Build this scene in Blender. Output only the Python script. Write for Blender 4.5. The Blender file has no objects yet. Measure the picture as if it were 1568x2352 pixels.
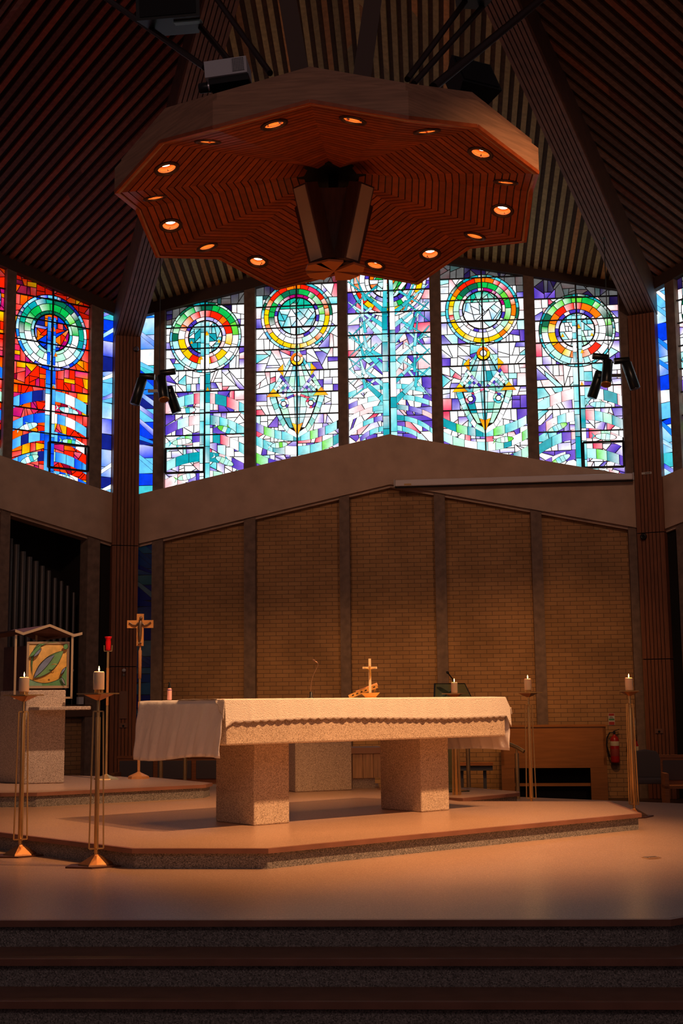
import bpy, math, random
from mathutils import Vector, Matrix
C = bpy.context.scene
PI = math.pi
def R(a): return math.radians(a)
# ------------------------------------------------------------------ camera
FPX = 3000.0; TH = R(8.3); ROLL = .0107; EYE = Vector((0, 0, 1.15))
_F = Vector((0, math.cos(TH), math.sin(TH)))
_U0 = Vector((0, -math.sin(TH), math.cos(TH))); _R0 = Vector((1, 0, 0))
_R = _R0*math.cos(ROLL) - _U0*math.sin(ROLL)
_U = _U0*math.cos(ROLL) + _R0*math.sin(ROLL)
cd = bpy.data.cameras.new('camera'); cam = bpy.data.objects.new('camera', cd); C.collection.objects.link(cam)
cd.sensor_fit = 'VERTICAL'; cd.sensor_height = 36; cd.lens = FPX/2352*36
cd.clip_start = .05; cd.clip_end = 200
mw = Matrix.Identity(4)
for i in range(3):
    mw[i][0] = _R[i]; mw[i][1] = _U[i]; mw[i][2] = -_F[i]; mw[i][3] = EYE[i]
cam.matrix_world = mw
C.camera = cam
# ------------------------------------------------------------------ world, exposure
w = bpy.data.worlds.new('world'); C.world = w; w.use_nodes = True
w.node_tree.nodes['Background'].inputs[0].default_value = (1.0, .66, .72, 1)
w.node_tree.nodes['Background'].inputs[1].default_value = .04
C.view_settings.view_transform = 'Standard'; C.view_settings.look = 'None'
C.view_settings.exposure = 0; C.view_settings.gamma = 1; C.view_settings.use_curve_mapping = False
def spot(name, loc, target, power, col, angle=60, blend=.6, size=.08):
    l = bpy.data.lights.new(name, 'SPOT'); l.energy = power; l.color = col
    l.spot_size = R(angle); l.spot_blend = blend; l.shadow_soft_size = size
    o = bpy.data.objects.new(name, l); C.collection.objects.link(o)
    o.location = loc; o.rotation_euler = (Vector(target)-Vector(loc)).to_track_quat('-Z', 'Y').to_euler()
    return o
WARM = (1.0, .43, .14)
# nave lamps, high up behind and to the right of the camera
spot('nave_lamp', (5.1, 8.1, 9.9), (.3, 11.5, .7), 5000, (1, .50, .22), 37, 1, .15)
spot('nave_lamp', (4.3, 7.2, 9.9), (.6, 10.8, .3), 3300, (1, .48, .20), 37, 1, .15)
spot('tabernacle_lamp', (-1.2, 13.3, 5.55), (-3.4, 15.0, 1.2), 1000, (1, .58, .36), 42, .8, .05)
al = bpy.data.lights.new('nave_fill', 'AREA'); al.shape = 'RECTANGLE'; al.size = 9; al.size_y = 3; al.energy = 95; al.color = (1, .66, .60)  # added fill light for the whole room, no real fixture
ao = bpy.data.objects.new('nave_fill', al); C.collection.objects.link(ao); ao.location = (0, -3, 8.5); ao.rotation_euler = (Vector((0, 20, 3))-Vector((0, -3, 8.5))).to_track_quat('-Z', 'Y').to_euler()
for x in (-4.0, 4.0): spot('beam_fill', (x, 11.5, 9.2), (x*.75+.7, 23.9, 4.9), 560, (1, .56, .36), 62, 1, .3)  # added fill spots that brighten the concrete beam, no real fixtures
# wall washers in the roof, aimed at the brick wall
for i, (x, tx, pw_) in enumerate(((-2.2, -2.2, 750), (-.6, -.5, 750), (1.0, 1.0, 850), (2.8, 2.6, 850), (4.2, 4.2, 750))):
    spot('wall_washer', (x*.7+.1, 15.5, 8.8), (tx, 23.9, .9), pw_*1.05, (1, .47, .15), 23, 1, .1)

# ------------------------------------------------------------------ materials
MATS = {}
def new_mat(name):
    m = bpy.data.materials.new(name); m.use_nodes = True; nt = m.node_tree
    return m, nt, nt.nodes['Principled BSDF']
def mat(name, col, rough=.6, metal=0, var=.0, scale=8, bump=0, bscale=60, stretch=(1, 1, 1), emit=None, es=0, spec=.5, col2=None, trans=0):
    if name in MATS: return MATS[name]
    m, nt, b = new_mat(name); N = nt.nodes; L = nt.links
    b.inputs['Base Color'].default_value = (*col, 1); b.inputs['Roughness'].default_value = rough
    b.inputs['Metallic'].default_value = metal; b.inputs['Specular IOR Level'].default_value = spec
    if trans: b.inputs['Transmission Weight'].default_value = trans
    if emit: b.inputs['Emission Color'].default_value = (*emit, 1); b.inputs['Emission Strength'].default_value = es
    if var or bump:
        tc = N.new('ShaderNodeTexCoord'); mp = N.new('ShaderNodeMapping'); mp.inputs['Scale'].default_value = stretch
        L.new(tc.outputs['Object'], mp.inputs['Vector'])
    if var:
        nz = N.new('ShaderNodeTexNoise'); nz.inputs['Scale'].default_value = scale; nz.inputs['Detail'].default_value = 4
        L.new(mp.outputs[0], nz.inputs['Vector'])
        mr = N.new('ShaderNodeMapRange'); mr.inputs[1].default_value = .3; mr.inputs[2].default_value = .7
        L.new(nz.outputs['Fac'], mr.inputs[0])
        mx = N.new('ShaderNodeMix'); mx.data_type = 'RGBA'
        c2 = col2 if col2 else tuple(max(0, c*(1-var)) for c in col)
        mx.inputs[6].default_value = (*c2, 1); mx.inputs[7].default_value = (*[min(1, c*(1+var*.5)) for c in col], 1)
        L.new(mr.outputs[0], mx.inputs[0]); L.new(mx.outputs[2], b.inputs['Base Color'])
    if bump:
        n2 = N.new('ShaderNodeTexNoise'); n2.inputs['Scale'].default_value = bscale; n2.inputs['Detail'].default_value = 3
        L.new(mp.outputs[0], n2.inputs['Vector'])
        bp = N.new('ShaderNodeBump'); bp.inputs['Strength'].default_value = bump; bp.inputs['Distance'].default_value = .01
        L.new(n2.outputs['Fac'], bp.inputs['Height']); L.new(bp.outputs[0], b.inputs['Normal'])
    MATS[name] = m; return m
def speckle(name, base, dark, light, scale=90, rough=.8, bump=.3, coat=0):
    """granite / terrazzo: chips of three colours"""
    m, nt, b = new_mat(name); N = nt.nodes; L = nt.links
    tc = N.new('ShaderNodeTexCoord')
    v = N.new('ShaderNodeTexVoronoi'); v.inputs['Scale'].default_value = scale; L.new(tc.outputs['Object'], v.inputs['Vector'])
    sx = N.new('ShaderNodeSeparateColor'); L.new(v.outputs['Color'], sx.inputs[0])
    cr = N.new('ShaderNodeValToRGB'); cr.color_ramp.interpolation = 'CONSTANT'
    e = cr.color_ramp.elements; e[0].color = (*dark, 1); e[0].position = 0; e[1].color = (*base, 1); e[1].position = .22
    e2 = e.new(.55); e2.color = (*[x*.82 for x in base], 1); e3 = e.new(.82); e3.color = (*light, 1)
    L.new(sx.outputs[0], cr.inputs[0])
    nz = N.new('ShaderNodeTexNoise'); nz.inputs['Scale'].default_value = 1.3; nz.inputs['Detail'].default_value = 5; L.new(tc.outputs['Object'], nz.inputs['Vector'])
    mr = N.new('ShaderNodeMapRange'); mr.inputs[1].default_value = .3; mr.inputs[2].default_value = .7; mr.inputs[3].default_value = .93; mr.inputs[4].default_value = 1.04
    L.new(nz.outputs['Fac'], mr.inputs[0])
    mx = N.new('ShaderNodeMix'); mx.data_type = 'RGBA'; mx.blend_type = 'MULTIPLY'; mx.inputs[0].default_value = 1
    L.new(cr.outputs[0], mx.inputs[6]); L.new(mr.outputs[0], mx.inputs[7]); L.new(mx.outputs[2], b.inputs['Base Color'])
    b.inputs['Roughness'].default_value = rough
    if coat:
        b.inputs['Specular IOR Level'].default_value = .85
    if 0:
        r2 = N.new('ShaderNodeMapRange'); r2.inputs[1].default_value = .3; r2.inputs[2].default_value = .7
        r2.inputs[3].default_value = rough*.8; r2.inputs[4].default_value = rough*1.25
        n3 = N.new('ShaderNodeTexNoise'); n3.inputs['Scale'].default_value = 2.5; L.new(tc.outputs['Object'], n3.inputs['Vector'])
        L.new(n3.outputs['Fac'], r2.inputs[0]); L.new(r2.outputs[0], b.inputs['Roughness'])
    if bump:
        bp = N.new('ShaderNodeBump'); bp.inputs['Strength'].default_value = bump; bp.inputs['Distance'].default_value = .004
        L.new(v.outputs['Distance'], bp.inputs['Height']); L.new(bp.outputs[0], b.inputs['Normal'])
    MATS[name] = m; return m
def brick_mat():
    m, nt, b = new_mat('brick'); N = nt.nodes; L = nt.links
    tc = N.new('ShaderNodeTexCoord'); s = N.new('ShaderNodeSeparateXYZ'); c = N.new('ShaderNodeCombineXYZ')
    L.new(tc.outputs['Object'], s.inputs[0]); L.new(s.outputs[0], c.inputs[0]); L.new(s.outputs[2], c.inputs[1])
    bt = N.new('ShaderNodeTexBrick'); L.new(c.outputs[0], bt.inputs['Vector'])
    bt.inputs['Scale'].default_value = 1; bt.inputs['Brick Width'].default_value = .235; bt.inputs['Row Height'].default_value = .077
    bt.inputs['Mortar Size'].default_value = .006; bt.inputs['Mortar Smooth'].default_value = .4; bt.inputs['Bias'].default_value = 0
    bt.inputs['Color1'].default_value = (.50, .27, .115, 1); bt.inputs['Color2'].default_value = (.42, .22, .09, 1); bt.inputs['Mortar'].default_value = (.20, .115, .06, 1)
    nz = N.new('ShaderNodeTexNoise'); nz.inputs['Scale'].default_value = 1.2; nz.inputs['Detail'].default_value = 5; L.new(c.outputs[0], nz.inputs['Vector'])
    mr = N.new('ShaderNodeMapRange'); mr.inputs[1].default_value = .3; mr.inputs[2].default_value = .7; mr.inputs[3].default_value = .75; mr.inputs[4].default_value = 1.1
    L.new(nz.outputs['Fac'], mr.inputs[0])
    mx = N.new('ShaderNodeMix'); mx.data_type = 'RGBA'; mx.blend_type = 'MULTIPLY'; mx.inputs[0].default_value = 1
    L.new(bt.outputs['Color'], mx.inputs[6]); L.new(mr.outputs[0], mx.inputs[7]); L.new(mx.outputs[2], b.inputs['Base Color'])
    bp = N.new('ShaderNodeBump'); bp.inputs['Strength'].default_value = .6; bp.inputs['Distance'].default_value = .006; bp.invert = True
    L.new(bt.outputs['Fac'], bp.inputs['Height']); L.new(bp.outputs[0], b.inputs['Normal'])
    b.inputs['Roughness'].default_value = .85
    return m
def vcol_mat(name, emit=0, rough=.6, strength=1, spec=.3):
    """colour of each piece comes from its own 'Col' attribute, softly clouded like blown glass / grained like wood"""
    m, nt, b = new_mat(name); N = nt.nodes; L = nt.links
    at = N.new('ShaderNodeAttribute'); at.attribute_name = 'Col'
    tc = N.new('ShaderNodeTexCoord'); nz = N.new('ShaderNodeTexNoise')
    mp = N.new('ShaderNodeMapping'); L.new(tc.outputs['Object'], mp.inputs['Vector'])
    nz.inputs['Scale'].default_value = 7 if emit else 14; nz.inputs['Detail'].default_value = 4
    L.new(mp.outputs[0], nz.inputs['Vector'])
    mr = N.new('ShaderNodeMapRange'); mr.inputs[1].default_value = .32; mr.inputs[2].default_value = .68
    mr.inputs[3].default_value = .78; mr.inputs[4].default_value = 1.12; L.new(nz.outputs['Fac'], mr.inputs[0])
    mx = N.new('ShaderNodeMix'); mx.data_type = 'RGBA'; mx.blend_type = 'MULTIPLY'; mx.inputs[0].default_value = 1
    L.new(at.outputs['Color'], mx.inputs[6]); L.new(mr.outputs[0], mx.inputs[7])
    b.inputs['Roughness'].default_value = rough; b.inputs['Specular IOR Level'].default_value = spec
    if emit:
        b.inputs['Base Color'].default_value = (.02, .02, .02, 1)
        L.new(mx.outputs[2], b.inputs['Emission Color']); b.inputs['Emission Strength'].default_value = strength
    else: L.new(mx.outputs[2], b.inputs['Base Color'])
    return m
BRICK = brick_mat()
CONC = mat('concrete', (.58, .40, .29), .85, var=.15, scale=3, bump=.25, bscale=50)
CONC2 = mat('mullion_concrete', (.24, .16, .12), .9, var=.3, scale=8, bump=.5, bscale=90)
GLASS = vcol_mat('lit_stained_glass', 1, .25, 1.35)
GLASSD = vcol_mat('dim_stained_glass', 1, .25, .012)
WOODV = vcol_mat('roof_timber', 0, .7, 1, .2)
LEAD = mat('lead', (.012, .012, .014), .6)
DARK = mat('dark_void', (.012, .009, .008), .9)
BLACK = mat('black_metal', (.012, .013, .014), .4, .3)
FLOOR = speckle('terrazzo', (.45, .285, .195), (.30, .165, .10), (.62, .42, .30), 260, .31, 0, 1)
NAVE = mat('nave_floor', (.10, .06, .04), .5, var=.3)
RISER = speckle('granite', (.27, .25, .23), (.12, .11, .10), (.40, .37, .34), 170, .9, .5)
NOSE = mat('step_nosing', (.27, .12, .08), .35, var=.2, scale=5)
STONE = speckle('pink_granite', (.66, .52, .39), (.36, .26, .18), (.78, .64, .50), 190, .9, .5)
CLADW = mat('column_timber', (.25, .08, .03), .55, var=.35, scale=5, stretch=(14, 14, .7))
RIBW = mat('rib_timber', (.19, .075, .04), .6, var=.3, scale=5)
FASC = mat('fascia_timber', (.44, .22, .12), .6, var=.3, scale=3, stretch=(1, 1, 14))
BRASS = mat('brass', (.88, .60, .26), .42, 1, var=.15, scale=6)
BRONZE = mat('dark_bronze', (.13, .055, .035), .45, .5, var=.3, scale=6)
PEWW = mat('pew_timber', (.50, .17, .05), .4, var=.25, scale=4, stretch=(1, 1, 10))
PIPE = mat('pipe_metal', (.12, .11, .11), .45, .5)
CLOTH = mat('white_linen', (.80, .77, .78), .85, bump=.35, bscale=25)
WAX = mat('candle_wax', (.92, .70, .52), .5)
_b = WAX.node_tree.nodes['Principled BSDF']; _b.inputs['Subsurface Weight'].default_value = .8; _b.inputs['Subsurface Radius'].default_value = (.05, .02, .008)
FLAME = mat('flame', (1, .6, .2), .5, emit=(1, .50, .16), es=14)
CREAM = mat('grille_cloth', (.62, .44, .28), .9, bump=.3, bscale=300)
WHITE = mat('white_plastic', (.62, .62, .64), .45)

# ------------------------------------------------------------------ object helpers
def setp(o, label=None, cat=None, group=None, kind=None):
    if label: o['label'] = label
    if cat: o['category'] = cat
    if group: o['group'] = group
    if kind: o['kind'] = kind
    return o
def empty(name, loc=(0, 0, 0), rz=0, label=None, cat=None, group=None, kind=None):
    o = bpy.data.objects.new(name, None); C.collection.objects.link(o)
    o.empty_display_size = .1
    o.location = loc; o.rotation_euler = (0, 0, rz)
    return setp(o, label, cat, group, kind)
def copy_tree(o, parent=None):
    c = o.copy(); C.collection.objects.link(c)
    if parent: c.parent = parent
    for ch in list(o.children): copy_tree(ch, c)
    return c
def V3(p): return Vector(p)
class MB:
    def __init__(s): s.v = []; s.f = []; s.c = []; s.sm = []
    def add(s, vs, fs, col=None, smooth=False):
        n = len(s.v); s.v += [Vector(p) for p in vs]
        for f in fs: s.f.append([i+n for i in f]); s.c.append(col); s.sm.append(smooth)
        return s
    def hexa(s, a, b, col=None):
        """a: four bottom corners, b: four top corners"""
        return s.add(list(a)+list(b), [(3, 2, 1, 0), (4, 5, 6, 7), (0, 1, 5, 4), (1, 2, 6, 5), (2, 3, 7, 6), (3, 0, 4, 7)], col)
    def box(s, x0, x1, y0, y1, z0, z1, col=None):
        return s.hexa([(x0, y0, z0), (x1, y0, z0), (x1, y1, z0), (x0, y1, z0)], [(x0, y0, z1), (x1, y0, z1), (x1, y1, z1), (x0, y1, z1)], col)
    def prism(s, pts, vec, col=None):
        vec = V3(vec); n = len(pts); pts = [V3(p) for p in pts]
        return s.add(pts+[p+vec for p in pts], [list(range(n))[::-1], list(range(n, 2*n))]+[(i, (i+1) % n, n+(i+1) % n, n+i) for i in range(n)], col)
    def slab(s, poly, z0, z1, col=None): return s.prism([(x, y, z0) for x, y in poly], (0, 0, z1-z0), col)
    def beam(s, p0, p1, side, up, col=None):
        """bar from p0 to p1 with full cross-section vectors side, up centred on the line"""
        p0, p1, side, up = V3(p0), V3(p1), V3(side)*.5, V3(up)*.5
        return s.hexa([p0-side-up, p0+side-up, p1+side-up, p1-side-up], [p0-side+up, p0+side+up, p1+side+up, p1-side+up], col)
    def bar(s, p0, p1, wd, col=None):
        d = (V3(p1)-V3(p0)).normalized(); a = d.orthogonal().normalized()
        if abs(d.z) < .99: a = d.cross(Vector((0, 0, 1))).normalized()
        else: a = Vector((1, 0, 0))
        return s.beam(p0, p1, a*wd, d.cross(a)*wd, col)
    def tube(s, pts, r, n=10, caps=True, col=None, smooth=True):
        pts = [V3(p) for p in pts]; rs = r if isinstance(r, (list, tuple)) else [r]*len(pts); base = []; a = None
        for i, p in enumerate(pts):
            d = (pts[min(i+1, len(pts)-1)]-pts[max(i-1, 0)]).normalized()
            if a is None: a = d.orthogonal().normalized()
            a = (a-d*a.dot(d)).normalized(); b = d.cross(a)
            base += [p+(a*math.cos(2*PI*k/n)+b*math.sin(2*PI*k/n))*rs[i] for k in range(n)]
        fs = [(i*n+k, i*n+(k+1) % n, (i+1)*n+(k+1) % n, (i+1)*n+k) for i in range(len(pts)-1) for k in range(n)]
        s.add(base, fs, col, smooth)
        if caps:
            s.add(base[:n], [list(range(n))[::-1]], col); s.add(base[-n:], [list(range(n))], col)
        return s
    def lathe(s, prof, c=(0, 0, 0), n=20, axis=None, col=None, smooth=True, rot=0, caps=True):
        c = V3(c); ax = (V3(axis) if axis else Vector((0, 0, 1))).normalized(); a = ax.orthogonal().normalized(); b = ax.cross(a)
        if not axis: a, b = Vector((1, 0, 0)), Vector((0, 1, 0))
        vs = []
        for r, z in prof: vs += [c+ax*z+(a*math.cos(2*PI*k/n+rot)+b*math.sin(2*PI*k/n+rot))*max(r, .0002) for k in range(n)]
        m = len(prof)
        s.add(vs, [(i*n+k, i*n+(k+1) % n, (i+1)*n+(k+1) % n, (i+1)*n+k) for i in range(m-1) for k in range(n)], col, smooth)
        if caps: s.add(vs[:n], [list(range(n))[::-1]], col); s.add(vs[-n:], [list(range(n))], col)
        return s
    def build(s, name, m, parent=None, mtx=None, world=False):
        me = bpy.data.meshes.new(name)
        off = Vector((0, 0, 0))
        if world and parent is not None: off = parent_world(parent)
        me.from_pydata([tuple(p-off) for p in s.v], [], s.f)
        me.materials.append(m)
        if any(s.sm):
            for i, p in enumerate(me.polygons): p.use_smooth = s.sm[i]
        if any(c is not None for c in s.c):
            at = me.color_attributes.new('Col', 'FLOAT_COLOR', 'CORNER')
            for i, p in enumerate(me.polygons):
                c = s.c[i] or (.5, .5, .5)
                for j, li in enumerate(p.loop_indices):
                    cc = c[j] if isinstance(c[0], (tuple, list)) else c
                    at.data[li].color = (*cc, 1)
        me.update()
        o = bpy.data.objects.new(name, me); C.collection.objects.link(o)
        if parent is not None: o.parent = parent
        if mtx is not None: o.matrix_world = mtx
        return o
def parent_world(p):
    v = Vector((0, 0, 0))
    while p is not None: v += p.location; p = p.parent
    return v
def struct(o): o['kind'] = 'structure'; return o
def frame_mtx(org, ex, ey):
    ex = V3(ex).normalized(); ey = V3(ey).normalized(); ez = ex.cross(ey)
    m = Matrix.Identity(4)
    for i in range(3): m[i][0] = ex[i]; m[i][1] = ey[i]; m[i][2] = ez[i]; m[i][3] = org[i]
    return m

# ------------------------------------------------------------------ plan of the church: an octagon
A0 = Vector((-4.056, 24.5, 0)); WX = (Vector((5.638, 23.4, 0))-A0).normalized(); WN = Vector((WX.y, -WX.x, 0))
ang = math.atan2(WX.y, WX.x)
NAVEZ = -.572; HS = .143; SIDE = 9.82
def dirv(a): return Vector((math.cos(a), math.sin(a), 0))
colL = A0-WX*.07; colR = A0+WX*9.75
APEX = Vector((-.05, 12.15, 12.55))
# local wall frames: x along the wall, y outwards, z up
MB_BACK = frame_mtx(A0, WX, -WN)
lx = -dirv(PI+ang+PI/4); ln = Vector((lx.y, -lx.x, 0)); MB_LEFT = frame_mtx(colL, lx, -ln)      # x negative going left from the column
rx = dirv(ang-PI/4); rn = Vector((rx.y, -rx.x, 0)); MB_RIGHT = frame_mtx(colR, rx, -rn)
def rooftop(s): return 9.62-.21*abs(s-5)
def beamtop(s): return 6.095-.2085*abs(s-5)
def beambot(s): return 5.147-.2085*abs(s-5)

# ------------------------------------------------------------------ floors and steps
b = MB(); b.slab([(-14, 4.0), (12, 4.0), (12, 26), (-14, 26)], NAVEZ-.2, NAVEZ); struct(b.build('floor', NAVE))
sanct = [(-7.5, 7.653), (1.712, 7.126), (6.4, 10.86), (6.4, 12.83), (2.08, 16.14), (-1.4, 17.6), (-5.5, 17.6), (-9, 14)]
def grow_front(p, k, t=.31):
    """offset of the front corners for the k-th step down"""
    q = list(p); q[0] = (p[0][0]-k*t, p[0][1]-k*t); q[1] = (p[1][0]+k*t*.42, p[1][1]-k*t); q[2] = (p[2][0]+k*t*.7, p[2][1]-k*t*.7)
    q[3] = (p[3][0]+k*t*.7, p[3][1]); return q
def inset2(p, d):
    cx = sum(x for x, y in p)/len(p); cy = sum(y for x, y in p)/len(p); r = []
    n = len(p)
    for i in range(n):
        a = Vector(p[i-1]); c = Vector(p[i]); e = Vector(p[(i+1) % n])
        d1 = (c-a).normalized(); d2 = (e-c).normalized(); n1 = Vector((-d1.y, d1.x)); n2 = Vector((-d2.y, d2.x))
        k = (n1+n2).normalized(); k = k/max(.3, k.dot(n1)); r.append((c.x+k.x*d, c.y+k.y*d))
    return r
def step(name, poly, zt, h, tread=FLOOR, th=.035, label=None):
    area = sum(poly[i-1][0]*poly[i][1]-poly[i][0]*poly[i-1][1] for i in range(len(poly)))
    if area < 0: poly = poly[::-1]
    r = empty(name, (poly[1][0], poly[1][1], zt-h)); r['kind'] = 'structure'
    MB().slab(inset2(poly, .03), zt-h, zt-th).build('riser', RISER, r, world=True)
    MB().slab(poly, zt-th, zt-.0005).build('nosing', NOSE, r, world=True)
    MB().slab(inset2(poly, .035), zt-.001, zt).build('tread', tread, r, world=True)
    return r
step('floor_sanctuary', sanct, 0, HS)
for k in (1, 2, 3): step('floor_step', grow_front(sanct, k), -HS*k, HS, tread=mat('step_tread', (.20, .10, .065), .45, var=.15) if k else FLOOR)
plat = [(-4.55, 12.6), (-2.779, 10.789), (-1.508, 9.492), (-.538, 9.398), (2.651, 11.937), (2.652, 13.395), (1.17, 13.6), (.42, 15.5), (.42, 16.7), (-1.6, 16.9), (-4.2, 16.9)]
step('floor_altar_platform', plat, HS, HS)
lplat = [(-6.0, 13.9), (-3.45, 13.40), (-3.09, 13.40), (-1.50, 14.42), (-1.46, 14.75), (-2.3, 16.0), (-3.6, 16.7), (-6, 16.7)]
step('floor_tabernacle_platform', lplat, 2*HS, HS)
rplat = [(1.24, 14.0), (1.93, 14.72), (1.96, 14.95), (1.5, 15.7), (.7, 15.7), (.62, 14.5)]
step('floor_ambo_platform', rplat, HS, HS)

# ------------------------------------------------------------------ stained glass patterns
def clip(poly, nx, ny, d):
    """keep nx*x+ny*y <= d"""
    out = []; n = len(poly)
    for i in range(n):
        p = poly[i]; q = poly[(i+1) % n]; a = nx*p[0]+ny*p[1]-d; c = nx*q[0]+ny*q[1]-d
        if a <= 0: out.append(p)
        if (a < 0 < c) or (c < 0 < a):
            t = a/(a-c); out.append((p[0]+(q[0]-p[0])*t, p[1]+(q[1]-p[1])*t))
    return out
def parea(p): return .5*sum(p[i-1][0]*p[i][1]-p[i][0]*p[i-1][1] for i in range(len(p)))
def inset(poly, g):
    if parea(poly) < 0: poly = poly[::-1]
    out = poly; n = len(poly)
    for i in range(n):
        x0, y0 = poly[i]; x1, y1 = poly[(i+1) % n]; L_ = math.hypot(x1-x0, y1-y0)
        if L_ < 1e-6: continue
        nx, ny = (y1-y0)/L_, -(x1-x0)/L_
        out = clip(out, nx, ny, nx*x0+ny*y0-g)
        if len(out) < 3: return []
    return out
W_ = (1, 1, 1); PW = (.80, .86, .92); VIO = (.055, .028, .42); VIO2 = (.20, .10, .58); LAV = (.42, .38, .80); PINK = (1, .42, .45); CRIM = (.72, .02, .10)
ROSE = (1, .62, .62); TEAL = (.0, .30, .36); TEAL2 = (.05, .52, .60); AQUA = (.40, .80, .80); GRN = (.0, .42, .06); GRN2 = (.12, .62, .04); DGR = (0, .12, .06)
MINT = (.45, .85, .62); RED = (1, .012, .0); ORG = (1, .16, .0); YEL = (1, .55, .0); BLU = (.0, .04, .72); BLU2 = (.01, .20, .85); SKY = (.12, .52, .92); NAVY = (.004, .012, .20); MAG = (.42, .0, .16)
class Glass:
    def __init__(s, seed): s.dark = None; s.mb = MB(); s.bk = MB(); s.r = random.Random(seed)
    def y(s, layer): return -.004*layer
    def piece(s, poly, c, layer, g=.0075, c2=None):
        p = inset(poly, g) if g else poly
        if len(p) < 3 or abs(parea(p)) < .00006: return
        if parea(p) < 0: p = p[::-1]
        cols = []
        r = s.r.random()
        hot = c[0] > .6 and c[1] < .5 and c[2] < .3
        if c2 is None and r < .5: c2 = tuple(x+(1-x)*(.12 if hot else .55) for x in c) if max(c)-min(c) > .3 else tuple(x*.86 for x in c)
        if c2 is not None:
            a = s.r.random()*6.28; ca, sa = math.cos(a), math.sin(a)
            t = [q[0]*ca+q[1]*sa for q in p]; lo, hi = min(t), max(t)
            for v in t: k = ((v-lo)/(hi-lo+1e-9))**1.6; cols.append(tuple(c[i]*(1-k)+c2[i]*k for i in range(3)))
        else: cols = [c]*len(p)
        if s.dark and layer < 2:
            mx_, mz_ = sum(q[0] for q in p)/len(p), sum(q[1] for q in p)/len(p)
            if s.dark(mx_, mz_): cols = [tuple(v*.10 for v in c_) if max(c_)-min(c_) < .6 else tuple(v*.35 for v in c_) for c_ in cols]  # eaves shade put into the glass colour
        y = s.y(layer)
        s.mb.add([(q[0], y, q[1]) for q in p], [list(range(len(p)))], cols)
    def back(s, poly, layer):
        if parea(poly) < 0: poly = poly[::-1]
        s.bk.add([(q[0], s.y(layer)+.0003, q[1]) for q in poly], [list(range(len(poly)))])
    def scatter(s, poly, pal, amax, layer=1, slant=.35):
        """cut a convex polygon into irregular quarries"""
        a = abs(parea(poly))
        if len(poly) < 3 or a < 1e-4: return
        xs = [p[0] for p in poly]; zs = [p[1] for p in poly]; wd, ht = max(xs)-min(xs), max(zs)-min(zs)
        if a < amax*s.r.uniform(.45, 1.5): s.piece(poly, *s.pick(pal), layer) if False else s._pp(poly, pal, layer); return
        cx, cz = sum(xs)/len(xs), sum(zs)/len(zs)
        px = cx+wd*s.r.uniform(-.18, .18); pz = cz+ht*s.r.uniform(-.18, .18)
        th = 0 if wd > ht*s.r.uniform(.8, 1.25) else PI/2
        if s.r.random() < slant: th += s.r.choice((-1, 1))*s.r.uniform(.15, .9)
        else: th += s.r.uniform(-.05, .05)
        nx, nz = math.cos(th), math.sin(th); d = nx*px+nz*pz
        s.scatter(clip(poly, nx, nz, d), pal, amax, layer, slant); s.scatter(clip(poly, -nx, -nz, -d), pal, amax, layer, slant)
    def pick(s, pal):
        t = s.r.random()*sum(w_ for w_, *_ in pal)
        for w_, *c in pal:
            t -= w_
            if t <= 0: return c
        return pal[-1][1:]
    def _pp(s, poly, pal, layer, g=.0075):
        c = s.pick(pal); s.piece(poly, c[0], layer, g, c[1] if len(c) > 1 else None)
    def ring(s, cx, cz, r0, r1, n, colf, layer, a0=0, g=.007):
        angs = [a0+2*PI*(i+s.r.uniform(-.25, .25))/n for i in range(n)]; angs.append(angs[0]+2*PI)
        for i in range(n):
            u0, u1 = angs[i]+g/r1, angs[i+1]-g/r1; k = max(2, int((u1-u0)/.12)+1)
            an = [u0+(u1-u0)*j/k for j in range(k+1)]; am = (u0+u1)/2
            c = colf(am)
            # convex-safe strips, one colour per segment
            c2 = tuple(x+(1-x)*.5 for x in c) if s.r.random() < .35 else c
            for j in range(k):
                q = [(cx+rr*math.cos(a), cz+rr*math.sin(a)) for rr, a in ((r0+g, an[j]), (r1-g, an[j]), (r1-g, an[j+1]), (r0+g, an[j+1]))]
                ca = tuple(c[m]+(c2[m]-c[m])*j/k for m in range(3)); cb = tuple(c[m]+(c2[m]-c[m])*(j+1)/k for m in range(3))
                if parea(q) < 0: q = q[::-1]
                s.mb.add([(p[0], s.y(layer), p[1]) for p in q], [(0, 1, 2, 3)], [ca, ca, cb, cb])
    def disc(s, cx, cz, r, layer, n=40): s.back([(cx+r*math.cos(2*PI*i/n), cz+r*math.sin(2*PI*i/n)) for i in range(n)], layer)
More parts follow.
